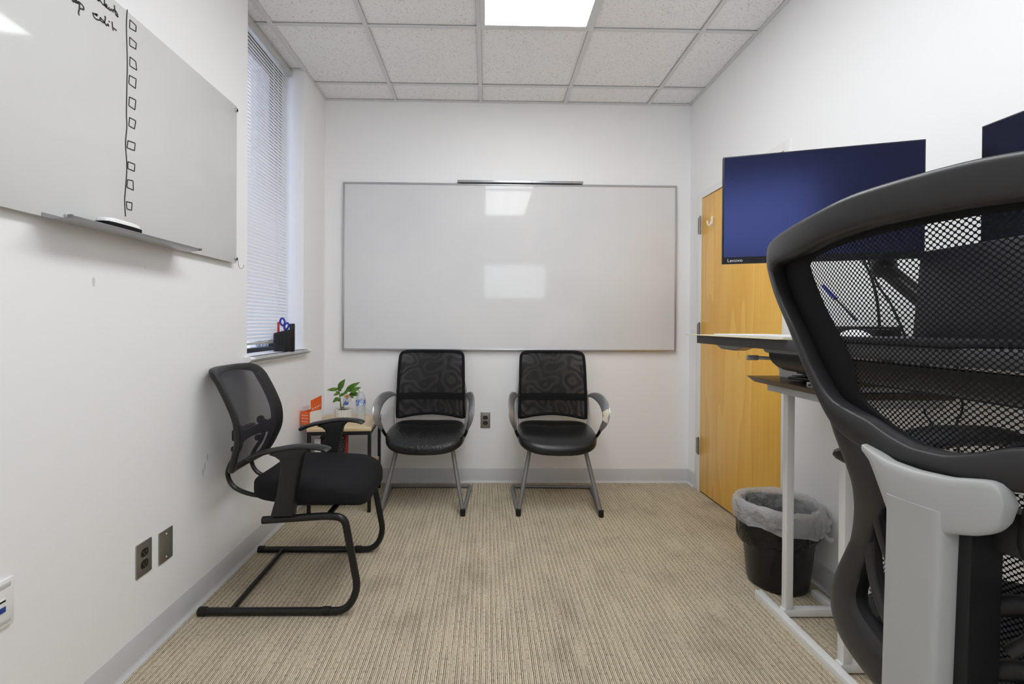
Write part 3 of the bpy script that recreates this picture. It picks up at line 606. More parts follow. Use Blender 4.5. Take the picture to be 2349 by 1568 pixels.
# ------------------------------------------------------------------ silver-armed guest chairs
def guest_chair(loc, label, rz):
    t = thing('mesh_back_chair', label, 'chair', loc, 'silver-armed visitor chairs by the far wall', True, rz)
    # y forward = towards the photographer is -y; origin between the front feet
    for q in (-1, 1):
        MB().tube(fillet([(q*.17, .15, .385), (q*.247, .012, .02), (q*.262, .20, .012), (q*.278, .48, .012), (q*.2, .482, .012)], .02, 6), .0135, 12).build('leg', M_greyleg, t)
        MB().cyl((q*.248, .004, .02), .0155, .04, n=12, bev=.002).build('foot_cap', M_rubber, t)
    MB().tube([(-.27, .482, .012), (.27, .482, .012)], .0115, 12).build('rear_crossbar', M_greyleg, t)
    MB().tube([(-.18, .15, .385), (.18, .15, .385)], .012).tube([(-.18, .36, .392), (.18, .36, .392)], .012).box((0, .25, .392), (.36, .3, .014), .004).build('under_frame', M_blackmetal, t)
    def sd(x, y, z):
        f = max(0, (-y)/.22); w = 1-.06*max(0, y/.22)
        z2 = z+.018*(y/.22)-.028*f**3+.016*(x/.25)**2*(.6+.4*f)-.014*math.exp(-((y-.10)/.05)**2)*(1-(x/.25)**2)
        yy = y-.018*(1-(x/.25)**2)*f; return (x*w, yy, z2)
    st = MB().superell((0, .265, .430), .252, .232, .042, .5, .5, sd, 64, 26).build('seat', M_leather, t)
    # backrest: padded border with mesh
    def bp(s, z, off=0):
        k = (z-.5)/.46; return Vector((s, .485+.055*k*k-.03*k*(1-k)*2+.035*(1-(s/.235)**2)-.035+off, z))
    o_ = [(0, .968), (.12, .968), (.19, .964), (.222, .945), (.232, .90), (.236, .75), (.238, .62), (.240, .52), (.236, .496), (.20, .493), (.12, .506), (0, .515)]
    ol = [Vector((s, z, 0)) for s, z in o_]+[Vector((-s, z, 0)) for s, z in o_[-2:0:-1]]
    rg = cat_rom(ol, 6, True)
    band(MB(), rg, inset(rg, .020), bp, .02, 10, .7).build('backrest_frame', M_blackfab, t)
    panel(bp, inset(rg, .012)).build('backrest_mesh', M_mesh_guest, t)
    b = MB().sweep([bp(s*.222/8, .648, -.002) for s in range(-8, 9)], [(-.004, -.024), (.004, -.024), (.006, 0), (.004, .024), (-.004, .024)], up=(0, 0, 1)); b.build('lumbar_band', M_blackfab, t)
    for q in (-1, 1):
        MB().tube(cat_rom([(q*.20, .36, .395), (q*.235, .42, .42), (q*.247, .45, .50), (q*.246, .475, .62), (q*.232, .49, .72), (q*.20, .515, .86)], 6), .009, 10).build('upright', M_silver, t)
        ap = cat_rom([(q*.242, .452, .655), (q*.256, .40, .672), (q*.273, .32, .678), (q*.287, .22, .668), (q*.293, .13, .64), (q*.292, .085, .60), (q*.285, .085, .555), (q*.272, .11, .515), (q*.266, .13, .492)], 5)
        n_ = len(ap); K = [.7, 1.0, 1.35, 1.6, 1.75, 1.6, 1.3, .9, .6]
        def wk(i): f = i/5; a = min(int(f), 7); return K[a]+(K[a+1]-K[a])*(f-a)
        ar = MB().sweep(ap, [(cos(2*pi*k/12)*.019, sin(2*pi*k/12)*.0075) for k in range(12)], up=lambda i, q=q, ap=ap: (-q*.25, (ap[i]-Vector((q*.27, .28, .5))).y, (ap[i]-Vector((q*.27, .28, .5))).z), scale=[(wk(i), 1) for i in range(n_)]).build('armrest', M_silver, t)
        MB().tube(cat_rom([(q*.267, .128, .496), (q*.255, .16, .455), (q*.225, .20, .405), (q*.17, .24, .395)], 5), .0095, 10).build('bracket', M_blackmetal, ar)
    return t
g1 = guest_chair((-.3825, 2.782, 0), 'silver-armed black leather chair with creased worn seat edge beside the side table', 0)
def dup(o, parent=None):
    c = o.copy(); COL.objects.link(c)
    if parent: c.parent = parent
    for ch in list(o.children): dup(ch, c)
    return c
kids = list(g1.children)
g2 = dup(g1); g2.location = (.4475, 2.772, 0); g2.rotation_euler.z = radians(-2.2); g2['label'] = 'silver-armed black leather chair with beige tape wrapped round one armrest'
M_worn = M_leather.copy(); M_worn.name = 'creased_black_leather'; nt = M_worn.node_tree
bnode = [x for x in nt.nodes if x.type == 'BUMP'][0]; bnode.inputs['Strength'].default_value = .8; bnode.inputs['Distance'].default_value = .006
[x for x in nt.nodes if x.type == 'TEX_NOISE'][0].inputs['Scale'].default_value = 55
for ch in g1.children:
    if ch.name.startswith('seat'):
        ch.material_slots[0].link = 'OBJECT'; ch.material_slots[0].material = M_worn
tp = MB(); pth = cat_rom([(.2885, .098, .618), (.2925, .085, .600), (.290, .082, .580), (.284, .086, .558)], 4)
tp.sweep(pth, [(cos(2*pi*k/12)*.027, sin(2*pi*k/12)*.0095) for k in range(12)], up=lambda i: (-.25, pth[i].y-.28, pth[i].z-.5))
o = tp.build('tape_wrap', mat('masking_tape', (222, 212, 188), .8, bump=(80, .6, .003)), g2); o['label'] = 'beige tape wrap'
# ------------------------------------------------------------------ side table and what is on it
tb = thing('side_table', 'small side table with light wood top and black metal legs in the corner', 'table', (-.905, 3.04, 0), None, True, radians(5))
tw, td, tt = .19, .225, .515
MB().box((0, 0, tt-.009), (tw*2, td*2, .018), .0015).build('tabletop', M_tablewood, tb)
fr = MB()
for y in (-td+.012, td-.012): fr.box((0, y, tt-.03), (tw*2-.01, .018, .022), .001)
for x in (-tw+.012, tw-.012): fr.box((x, 0, tt-.03), (.018, td*2-.02, .022), .001)
fr.build('apron_frame', M_blackmetal, tb)
for x in (-tw+.012, tw-.012):
    for y in (-td+.012, td-.012): MB().box((x, y, (tt-.02)/2), (.02, .02, tt-.02), .001).build('leg', M_blackmetal, tb)
MB().box((0, 0, .215), (tw*2-.02, td*2-.03, .014), .001).build('shelf', M_tablewood, tb)
for x in (-tw+.012, tw-.012): MB().box((x, 0, .20), (.016, td*2-.03, .016), .001).build('shelf_rail', M_blackmetal, tb)
# orange carton
M_or = mat('orange_card', (242, 108, 44), .5, mix=((234, 100, 38), 12, .3, .7)); M_orw = mat('white_card', (224, 224, 222), .6)
bc = (-1.105, 2.955, tt); oc = thing('snack_carton', 'open orange and white carton with raised flap on the side table', 'carton', bc)
R = Matrix.Rotation(radians(-22), 3, 'Z')
def ocp(x, y, z): return Vector(bc)+R@Vector((x, y, 0))+Vector((0, 0, z))
w2, d2, h2 = .036, .05, .085
def card(b, a, c, d, e): b.add([a, c, d, e], [(0, 1, 2, 3)])
b = MB(); th = .0016
b.box((0, -d2, h2/2), (w2*2, th, h2)).box((-w2, 0, h2/2), (th, d2*2, h2)).box((0, d2, h2/2+.012), (w2*2, th, h2+.024)).box((0, 0, .001), (w2*2, d2*2, th))
b.xf(lambda v: ocp(*v)).build('body', M_or, oc)
MB().box((w2, 0, h2/2), (th, d2*2, h2)).xf(lambda v: ocp(*v)).build('side_panel', M_orw, oc)
MB().box((w2+.001, 0, .007), (.0006, d2*2, .014)).xf(lambda v: ocp(*v)).build('orange_stripe', M_or, oc)
for k in range(3): MB().box((-.004, -d2-.001, .022+k*.02), (.05, .0006, .003)).xf(lambda v: ocp(*v)).build('print_line', M_txtw, oc)
MB().box((-.006, d2-.006, h2+.02), (w2*1.3, th, .055), 0, Matrix.Rotation(radians(-8), 3, 'X')).box((-w2+.004, -.01, h2+.012), (th, d2*1.2, .03)).xf(lambda v: ocp(*v)).build('inner_liner', M_orw, oc)
RF = Matrix.Rotation(radians(12), 3, 'X')@Matrix.Rotation(radians(10), 3, 'Y')
MB().box((w2+.004, .0, h2+.040), (th, .096, .088), 0, RF).xf(lambda v: ocp(*v)).build('flap', M_or, oc)
b = MB()
for k, (hh, ww) in enumerate(((.012, .007), (.009, .006), (.012, .007), (.008, .006), (.011, .007), (.009, .006))):
    b.box(Vector((w2+.004, .0, h2+.040))+RF@Vector((.0014, -.034+k*.0135, -.018)), (.0008, ww, hh), 0, RF)
b.xf(lambda v: ocp(*v)).build('flap_print', M_txtw, oc)
# potted plant
pc = Vector((-.925, 3.03, tt)); pp = thing('potted_plant', 'green leafy plant in a white ribbed pot on the side table', 'plant', pc)
def ribs(r, z, a): return ((r+.0019*cos(a*22)) if r > .03 else r, z)
MB().lathe([(0, 0), (.044, 0), (.049, .004), (.053, .077), (.053, .081), (.048, .081), (.046, .066), (0, .066)], pc, 156, fn=ribs).build('pot', mat('white_ceramic', (222, 220, 214), .5), pp)
MB().lathe([(0, .072), (.045, .070), (.0455, .06)], pc, 24).build('soil', mat('potting_soil', (48, 36, 26), .95, bump=(200, 1, .004)), pp)
M_leaf = mat('green_leaf', (92, 130, 38), .38, mix=((60, 98, 26), 26, .35, .65)); M_stem = mat('green_stem', (120, 140, 70), .5)
def leaf(base, tip, wdt, nrm, fold=.18, m=M_leaf):
    base = Vector(base); tip = Vector(tip); ax = tip-base; L = ax.length; t = ax/L; nv = Vector(nrm); sd = t.cross(nv).normalized(); up = sd.cross(t); b = MB()
    def fn(u, v):
        w = wdt*(sin(pi*min(1, u**.75))**.9)*(1-.15*u); x = (v-.5)*2
        return base+t*(u*L)+sd*(x*w)+up*(abs(x)*fold*w-.22*L*u*u+.10*L*u)
    b.grid(fn, 14, 6); lf_ = b.build('leaf', m, pp); return lf_
def P3(u, v, dy=0): return at(u, v, Y=3.03+dy)
LV = [((778, 893), (790, 869), .018, -.01), ((776, 893), (749, 893), .011, 0), ((793, 897), (824, 875), .016, .01), ((805, 899), (827, 887), .014, -.02), ((779, 901), (764, 906), .009, -.01), ((778, 912), (762, 922), .012, -.02), ((800, 904), (824, 906), .010, .01), ((806, 901), (822, 901), .008, .03), ((780, 902), (770, 897), .007, .01), ((790, 901), (802, 893), .010, .0), ((779, 920), (775, 915), .006, 0), ((788, 900), (796, 902), .010, -.03), ((790, 903), (778, 908), .010, -.02), ((800, 898), (812, 880), .013, .02), ((798, 906), (812, 912), .009, .0), ((783, 896), (772, 888), .009, .02), ((804, 902), (816, 897), .010, .01)]
for (a, c, w, dy) in LV: leaf(P3(*a, dy), P3(*c, dy-.01), w*1.25, (0, -.85, .5))
root = pc+Vector((-.012, 0, .064))
for (a, c, w, dy) in LV[:8]:
    e = P3(*a, dy); k_ = MB().tube(cat_rom([root+Vector((random.uniform(-.01, .015), 0, 0)), root.lerp(e, .5)+Vector((0, 0, .012)), e], 5), .0016, 6); k_.build('stem', M_stem, pp)
# clear ornament with gold top in the pot
oc2 = P3(797, 916, -.03); orn = thing('plant_ornament', 'small clear ornament with gold cap and blue base in the plant pot', 'ornament', (oc2.x, oc2.y, tt+.066))
MB().superell((oc2.x, oc2.y, oc2.z+.004), .026, .012, .026, 1, 1, nu=20, nv=12).build('clear_shell', translucent('clear_plastic', (210, 210, 220), .6, rough=.1), orn)
MB().cyl((oc2.x, oc2.y, oc2.z+.020), .013, .022, n=18, bev=.004).build('gold_cap', mat('gold_plastic', (186, 136, 40), .3, .3), orn)
MB().superell((oc2.x-.006, oc2.y-.004, oc2.z-.022), .016, .010, .013, 1, 1, nu=18, nv=10).build('blue_base', mat('blue_plastic', (70, 110, 190), .35), orn)
# water bottle
bt = Vector((-.815, 3.035, tt)); wbt = thing('water_bottle', 'clear plastic water bottle with blue label on the side table', 'bottle', bt)
pf = [(0, .002), (.022, 0), (.029, .006), (.0305, .02), (.029, .03), (.0305, .04), (.029, .055), (.0305, .07), (.030, .10), (.0305, .135), (.030, .15), (.025, .168), (.017, .182), (.0125, .188), (.0125, .2)]
MB().lathe(pf, bt, 32).build('bottle_body', M_bottle, wbt)
MB().cyl(bt+Vector((0, 0, .198)), .0145, .014, n=24, bev=.001).build('cap', M_white, wbt)
MB().lathe([(.0313, .105), (.0313, .14)], bt, 32).build('label', mat('blue_label', (105, 140, 205), .4, mix=((215, 222, 238), 60, .5, .6)), wbt)
# things on the shelf of the side table
sz = .2225
M_dots = mat('speckled_cover', (18, 18, 22), .5, mix=((190, 190, 205), 130, .6, .66))
nb = MB().box((0, 0, .118), (.135, .014, .236), .002).xf(lambda v: Vector((-.936, 2.875, sz))+v).build('composition_notebook', M_dots, None, (-.936, 2.875, sz)); tag(nb, 'black speckled notebook upright under the side table next to the red folder', 'notebook')
rf = MB().box((0, 0, .12), (.15, .016, .24), .002).xf(lambda v: Vector((-.929, 2.894, sz))+v).build('ring_binder', mat('red_binder', (170, 48, 38), .5), None, (-.929, 2.894, sz)); tag(rf, 'red folder standing upright under the side table top', 'folder')
bgc = Vector((-.99, 3.03, sz)); bag = MB().superell(bgc+Vector((0, 0, .11)), .075, .10, .11, .5, .5, lambda x, y, z: (x+.006*sin(y*60), y+.006*sin(z*50), z*(1+.06*sin(x*50)))).build('black_bag', mat('bag_nylon', (16, 16, 18), .6, bump=(30, .8, .01)), None, bgc); tag(bag, 'soft black bag on the shelf of the side table', 'bag')
wc = at(728, 1010, Y=2.86); pk = MB().box((wc.x, 2.868, sz+.11), (.036, .02, .22), .004).build('paper_packet', M_paper, None, (wc.x, 2.868, sz)); tag(pk, 'narrow white paper packet in front of the black bag under the table', 'packet')
yc_ = at(725, 1040, Y=2.86); yb = MB().box((yc_.x-.045, 2.87, sz+.06), (.04, .03, .12), .003).build('yellow_box', mat('yellow_card', (226, 205, 120), .6), None, (yc_.x-.045, 2.87, sz)); tag(yb, 'pale yellow carton low on the side table shelf', 'carton')
# ------------------------------------------------------------------ pencil cup on the sill
cc = Vector((-1.183, 2.74, SILL)); cp = thing('desk_organizer', 'black oval pen organizer with slanted rim on the window sill', 'pen holder', cc)
def cupf(r, z, a):
    top = .118+.014*cos(a)+.02*sin(a)*0
    return r, (z*top/.12)
b = MB().lathe([(0, .0), (.98, .0), (1, .003), (1, .12), (.94, .12), (.94, .006), (0, .006)], (0, 0, 0), 40, fn=cupf)
b.xf(lambda v: cc+Vector((v.x*.060, v.y*.036, v.z))).build('cup', M_black, cp)
b = MB()
for k in range(7): a = radians(-150+k*22); b.tube([cc+Vector((cos(a)*.0605, sin(a)*.0365, .004)), cc+Vector((cos(a)*.0605, sin(a)*.0365, .108+.012*cos(a)))], .0012, 6)
b.build('rib', M_black, cp)
def PC(u, v, Y=2.74): return at(u, v, Y=Y)
sc1 = PC(648, 740); scz = thing('scissors', 'scissors with blue looped handles standing in the black pen organizer', 'scissors', (sc1.x, 2.74, SILL+.008))
M_blue = mat('blue_handle', (38, 50, 160), .35)
def loop(cx, cz, a, c, tl_): return [Vector((cx+a*cos(t)*cos(tl_)-c*sin(t)*sin(tl_), 2.74, cz+a*cos(t)*sin(tl_)+c*sin(t)*cos(tl_))) for t in [2*pi*k/20 for k in range(20)]]
p1 = PC(648, 738); p2 = PC(657, 748)
MB().tube(loop(p1.x, p1.z, .013, .021, .15), .0058, 8, True).build('handle', M_blue, scz); MB().tube(loop(p2.x, p2.z, .012, .020, -.35), .0058, 8, True).build('handle', M_blue, scz)
MB().box((p2.x-.006, 2.74, SILL+.075), (.012, .003, .13), .001).build('blades', M_steel, scz)
rm = PC(638, 745); o = MB().cyl((rm.x+.004, 2.735, SILL+.09), .0065, .165, n=12, bev=.001).build('red_marker', M_red, None, (rm.x+.004, 2.735, SILL+.008)); tag(o, 'red marker standing in the pen organizer beside the blue scissors', 'marker')
gm = PC(662, 750); o = MB().box((gm.x, 2.745, SILL+.068), (.022, .004, .12), .001, Matrix.Rotation(radians(8), 3, 'Y')).build('note_card', mat('green_card', (170, 215, 120), .6), None, (gm.x, 2.745, SILL+.008)); tag(o, 'light green card in the pen organizer on the sill', 'card')
bm_ = PC(670, 742); o = MB().box((bm_.x-.003, 2.75, SILL+.085), (.030, .014, .155), .005).build('remote_control', mat('speckled_black', (20, 20, 22), .4, mix=((150, 110, 110), 200, .62, .66)), None, (bm_.x-.003, 2.75, SILL+.008)); tag(o, 'black speckled stick with square head standing in the pen organizer', 'remote control')
wm = PC(652, 752); o = MB().cyl((wm.x, 2.725, SILL+.068), .004, .118, n=10).build('white_pen', M_penw, None, (wm.x, 2.725, SILL+.008)); tag(o, 'short white pen between the scissor handles in the organizer', 'pen')
# ------------------------------------------------------------------ waste bin
wc = Vector((1.315, 2.06, 0)); wbn = thing('waste_bin', 'round black waste bin with plastic liner beside the wooden door', 'waste bin', wc)
MB().lathe([(0, .004), (.10, 0), (.118, .004), (.122, .012), (.155, .335), (.160, .34), (.160, .348), (.152, .348), (.118, .02), (0, .018)], wc, 48).build('bin', mat('black_bin_plastic', (14, 14, 15), .28, mix=((22, 22, 24), 20, .4, .7)), wbn)
def crum(r, z, a): return (r+.003*sin(7*a+z*40)+.002*sin(13*a-z*60)+.0015*sin(23*a+z*90), z+.004*sin(5*a)+.003*sin(11*a+1)+(.03*sin(a+2.2) if z < .25 else 0))
MB().lathe([(.158, .335), (.168, .33), (.168, .29), (.166, .25), (.163, .225), (.156, .205), (.147, .195)], wc, 96, fn=crum).build('black_liner', mat('black_bag_film', (12, 12, 13), .18, bump=(26, 1, .02)), wbn)
def crum2(r, z, a): return (r+.003*sin(9*a+z*50)+.003*sin(17*a-z*30)+.0015*sin(31*a) - (.004 if r < .15 else 0), z+(.010*sin(a*2+.6)+.005*sin(7*a))*(1 if z < .34 else .4))
MB().lathe([(.128, .12), (.138, .24), (.143, .33), (.150, .366), (.163, .374), (.178, .362), (.182, .335), (.181, .30), (.177, .275)], wc, 120, fn=crum2).build('clear_liner', M_liner, wbn)
kp = at(1870, 1205, Y=1.98)
MB().superell((1.435, 1.955, .315), .04, .03, .042, 1, 1, lambda x, y, z: (x+.006*sin(z*160), y+.005*sin(x*190), z+.006*sin(y*170)), 30, 18).tube(cat_rom([(1.435, 1.945, .285), (1.44, 1.93, .262), (1.45, 1.92, .252), (1.462, 1.917, .262)], 4), .008, 8, rs=[1, .8, .7, .8, 1, 1, 1, 1.1, 1.2, 1.2, 1, .8, .6]).build('liner_knot', M_liner, wbn)

# ------------------------------------------------------------------ desk on white frame
dk = thing('laptop_table', 'small dark topped table on white tubular frame beside the waste bin', 'table', (1.28, 1.67, 0))
DX0, DX1, DYN, DYF, DZT = 1.075, 1.45, 1.41, 1.915, .945
poly = [(DX0+.012, DYN), (DX1, DYN), (DX1, DYF), (DX0+.02, DYF), (DX0+.004, DYF-.01), (DX0, DYF-.03), (DX0, DYN+.02)]
b = MB()
b.prism(poly, lambda x, y, t: Vector((x+(.022 if (t == 0 and x < 1.2) else 0), y-(.02 if (t == 0 and y > 1.8) else 0), DZT-.022 if t == 0 else DZT)), .002)
b.build('tabletop', M_deskwood, dk)
b = MB(); b.bx(1.13, 1.148, DYN+.03, DYF-.07, .893, DZT-.022, .001).bx(1.43, 1.448, DYN+.03, DYF-.07, .893, DZT-.022, .001)
for y in (DYF-.08, DYN+.04): b.bx(1.148, 1.43, y-.012, y+.012, .893, DZT-.022)
b.build('apron', mat('grey_steel_rail', (190, 192, 192), .4, .2), dk)
for y in (1.815, 1.52):
    MB().bx(1.186, 1.214, y-.014, y+.014, .034, .893, .001).build('leg', M_deskwhite, dk)
    MB().bx(1.179, 1.393, y-.014, y+.014, .006, .034, .001).build('cross_foot', M_deskwhite, dk)
MB().bx(1.149, 1.178, 1.37, 1.95, .0, .028, .001).build('floor_runner', M_deskwhite, dk)
MB().bx(1.392, 1.42, 1.37, 1.95, .0, .028, .001).build('floor_runner', M_deskwhite, dk)
# riser (sit-stand converter)
RX0, RX1, RY0, RY1, RZ0, RZ1 = .95, 1.46, -.08, 2.08, 1.072, 1.108
rs = thing('standing_desk', 'dark grey standing-height desk holding monitors and papers along the right wall', 'desk', (1.2, .9, 0))
MB().bx(RX0, RX1, RY0, RY1, RZ0, RZ1, .003).build('desktop', mat('charcoal_laminate', (66, 66, 69), .5, bump=(300, .2, .0005)), rs)
b = MB(); b.prism([(1.985, RZ0), (1.93, RZ0-.018), (1.83, RZ0-.02), (1.75, RZ0)], lambda y, z, t: Vector((.985+t*.05, y, z)), .002); b.build('release_latch', M_steel, rs)
b = MB(); b.prism([(1.66, RZ0), (1.655, RZ0-.012), (1.64, RZ0-.016), (1.35, RZ0-.016), (1.35, RZ0)], lambda y, z, t: Vector((1.0+t*.04, y, z)), .002); b.build('rail_plate', M_greyleg, rs)
for y in (.07,):
    MB().box((1.22, y, .55), (.08, .05, 1.03), .003).build('leg', M_blackmetal, rs); MB().box((1.2, y, .018), (.46, .07, .034), .004).build('foot', M_blackmetal, rs); MB().box((1.2, y, RZ0-.015), (.42, .06, .028), .002).build('top_bracket', M_blackmetal, rs)
b = MB().box((1.475, 1.70, RZ0-.06), (.018, .05, .12), .002).box((1.39, 1.70, RZ0-.006), (.18, .05, .010), .002); b.build('wall_bracket', M_greyleg, rs)
b = MB(); arc = [(1.0, 1.058)]+[(1.0+.10*(1-cos(a)), 1.055-.065*sin(a)) for a in [radians(k*10) for k in range(0, 10)]]+[(1.10, .984)]
inn = [(x+.004, z+.004) for x, z in arc[::-1]]
b.prism(arc+inn, lambda x, z, t: Vector((x, 1.625 if t == 0 else .62, z))); b.prism(arc+[(1.10, 1.058)], lambda x, z, t: Vector((x, 1.625 if t == 0 else 1.62, z)))
b.build('keyboard_trough', M_black, rs)
b = MB(); b.tube([(1.03, 1.64, 1.035), (.985, 1.66, 1.036)], .0065, 10).superell((1.045, 1.64, 1.02), .010, .008, .016, 1, 1, nu=16, nv=10).tube([(1.045, 1.626, 1.035), (1.045, 1.64, 1.01)], .007, 10); b.build('lever_rod', M_silver, rs)
b = MB(); b.box((.965, 1.665, 1.036), (.045, .012, .018), .005); b.build('lever_paddle', M_silver, rs)
# papers on the standing desk
fd = MB(); fd.bx(.915, 1.22, 1.45, 2.12, RZ1+.0002, RZ1+.0022); o = fd.build('manila_folder', M_manila, None, (1.05, 1.8, RZ1)); tag(o, 'thin manila folder overhanging the far corner of the standing desk', 'folder')
def stack(x0, x1, y0, y1, z, h, n, name, m, lab, cat_, grp=None):
    b = MB(); hh = h/n
    for k in range(n): dx, dy = random.uniform(-.004, .004), random.uniform(-.006, .006); b.bx(x0+dx, x1+dx, y0+dy, y1+dy, z+k*hh, z+(k+1)*hh-.0004)
    return tag(b.build(name, m, None, ((x0+x1)/2, (y0+y1)/2, z)), lab, cat_, grp)
stack(.97, 1.2, 1.50, 1.96, RZ1+.0024, .007, 3, 'paper_stack', M_paper, 'flat stack of white papers on the manila folder', 'papers')
stack(.965, 1.19, 1.29, 1.44, RZ1+.0004, .011, 4, 'paper_stack', M_paper, 'thicker pile of white papers on the standing desk behind the chair back', 'papers')
# things on the small white framed table
stack(1.20, 1.36, 1.745, 1.885, DZT+.0004, .055, 2, 'white_box', M_paper, 'flat white box on the small white framed table', 'box')
kb = MB(); Rk = Matrix.Rotation(radians(-3), 3, 'X'); kb.box((1.19, 1.64, DZT+.016), (.10, .19, .010), .003, Rk); ko = kb.build('black_keyboard', M_black, None, (1.19, 1.64, DZT)); tag(ko, 'black flat keyboard-like slab resting on the small white framed table', 'keyboard')
k2 = MB()
for i in range(3):
    for j in range(8): k2.box((1.155+i*.024, 1.568+j*.0205, DZT+.0248+(j-4)*-.00115), (.02, .018, .003), .001, Rk)
k2.build('keys', M_darkgrey, ko)
yp = MB().grid(lambda u, v: Vector((1.15+.13*v, 1.42+.12*u, DZT+.026+.030*sin(pi*u)**2*(1-.2*v))), 12, 4); yo = yp.grid(lambda u, v: Vector((1.15+.13*v, 1.42+.12*u, DZT+.022)), 12, 4)
yo = yp.build('curled_sheet', mat('yellow_paper', (226, 222, 160), .7), None, (1.21, 1.49, DZT+.022)); tag(yo, 'pale yellow curled sheet lying on the silver laptop', 'paper')
lp2 = MB().bx(1.078, 1.32, 1.415, 1.545, DZT+.0004, DZT+.020, .004).build('closed_laptop', mat('laptop_aluminium', (178, 180, 184), .35, .6), None, (1.2, 1.48, DZT)); tag(lp2, 'closed silver laptop with side ports on the small white framed table', 'laptop')
b = MB()
for k in range(6): b.bx(1.0772, 1.0782, 1.522-k*.019, 1.533-k*.019-.003*(k % 2), DZT+.007, DZT+.013)
b.build('ports', M_hole, lp2)
# monitors
def monitor(pa, pb, z0, z1, lab, logo=False, th=.016):
    """pa/pb: left and right lower corners in plan, as the viewer sees the screen"""
    pa = Vector((*pa, 0)); pb = Vector((*pb, 0)); ax = (pb-pa).normalized(); nr = Vector((ax.y, -ax.x, 0)); wd_ = (pb-pa).length; mid = (pa+pb)/2
    t = thing('computer_monitor', lab, 'monitor', (mid.x, mid.y, RZ1), 'monitors above the standing desk')
    F = lambda x, y, z: pa+ax*x-nr*y+Vector((0, 0, z))
    MB().box((wd_/2, th/2, (z0+z1)/2), (wd_, th, z1-z0), .002).box((wd_/2, th+.012, (z0+z1)/2-.02), (wd_*.55, .026, (z1-z0)*.55), .008).xf(lambda v: F(*v)).build('housing', M_bezel, t)
    MB().box((wd_/2, -.0004, (z0+z1)/2+.008), (wd_-.008, .0012, z1-z0-.024)).xf(lambda v: F(*v)).build('screen', M_screen, t)
    if logo: lettering('Lenovo', .0145, lambda x, y: F(.014+x, -.0012, z0+.005+y), 'logo_lettering', M_txtw, t)
    hc_ = F(wd_/2, th+.03, (z0+z1)/2-.02); return t, hc_, nr
m1, h1, n1 = monitor((.742, 1.452), (1.236, 1.29), 1.3455, 1.681, 'flat black monitor with blue-tinted screen facing the room, in front of the door', True)
m2, h2_, n2 = monitor((1.27, 1.175), (1.285, .605), 1.334, 1.667, 'second black monitor at the right edge, turned to face the left')
ma = thing('monitor_stand', 'black jointed arm and post carrying the two monitors', 'monitor arm', (1.40, 1.12, RZ1))
MB().cyl((1.40, 1.12, RZ1+.008), .045, .016, n=24, bev=.003).build('base', M_black, ma)
MB().cyl((1.40, 1.12, RZ1+.21), .017, .40, n=16).build('post', M_blackmetal, ma)
MB().tube([tuple(h1), (1.20, 1.45, 1.44)], .02, 12).tube([(1.20, 1.45, 1.46), (1.215, 1.40, 1.33), (1.24, 1.29, 1.22)], .024, 12).tube([(1.24, 1.29, 1.22), (1.40, 1.12, 1.20)], .02, 12).superell((1.215, 1.40, 1.335), .034, .03, .035, .8, 1, nu=18, nv=10).build('arm', M_black, ma)
MB().tube([tuple(h2_), (1.40, 1.0, 1.46), (1.40, 1.12, 1.42)], .016, 12).build('arm', M_black, ma)
# laptop standing open on the standing desk, seen through the chair mesh
lpn = thing('open_laptop', 'dark open laptop on the standing desk seen through the office chair mesh', 'laptop', (1.06, 1.09, RZ1))
lr = Matrix.Rotation(radians(12), 3, 'Y')
MB().box((1.06, 1.09, RZ1+.009), (.235, .34, .016), .004).build('base', M_bezel, lpn)
MB().box((1.188, 1.09, RZ1+.132), (.008, .34, .235), .003, Matrix.Rotation(radians(5), 3, 'Y')).build('lid', M_bezel, lpn)
def P(u, v, X): return at(u, v, X=X)
pa_, pb_ = P(1965, 735, 1.12), P(1888, 655, 1.12)
hd = thing('blue_pen', 'blue pen leaning in a small black stand behind the chair mesh', 'pen', (pa_.x, pa_.y, RZ1+.012))
MB().tube([pa_, pa_.lerp(pb_, .6)], .003, 8).build('barrel', M_blackmetal, hd); MB().tube([pa_.lerp(pb_, .6), pb_], .0055, 8).build('grip', M_blue, hd)
q = P(1955, 752, 1.12); o = MB().box((q.x, q.y, RZ1+.008), (.05, .05, .016), .004).build('pen_stand', M_black, None, (q.x, q.y, RZ1)); tag(o, 'small black stand holding the blue pen on the standing desk', 'pen stand')
q = P(1960, 752, 1.02); o = MB().superell((q.x, q.y, RZ1+.001), .032, .055, .034, 1, 1, lambda x, y, z: (x, y, max(z, 0)), 28, 14).build('computer_mouse', M_white, None, (q.x, q.y, RZ1)); tag(o, 'white rounded mouse on the standing desk seen through the chair mesh', 'mouse')
q = P(2008, 752, 1.10); o = MB().box((q.x, q.y, RZ1+.018), (.05, .055, .036), .004).build('small_box', M_black, None, (q.x, q.y, RZ1)); tag(o, 'small black box beside the white mouse on the standing desk', 'box')
q = P(1985, 735, 1.22); o = MB().box((1.25, 1.60, RZ1+.022), (.14, .30, .044), .006).build('docking_station', M_black, None, (1.25, 1.60, RZ1)); tag(o, 'low flat black case on the standing desk behind the mouse', 'docking station')
b = MB(); Q = [P(u, v, 1.26) for u, v in ((1975, 590), (1995, 625), (2007, 665), (2014, 705), (2020, 745))]; Q[-1].z = RZ1+.004; b.tube(cat_rom(Q, 5), .0042, 8)
o = b.build('monitor_cable', M_black, None, (Q[-1].x, Q[-1].y, RZ1)); tag(o, 'black cable dropping from the facing monitor, left of the other', 'cable', 'cables under the facing monitor')
b = MB(); Q = [P(u, v, 1.28) for u, v in ((1990, 590), (2012, 650), (2045, 700), (2080, 740))]; Q[-1].z = RZ1+.004; b.tube(cat_rom(Q, 5), .0035, 8)
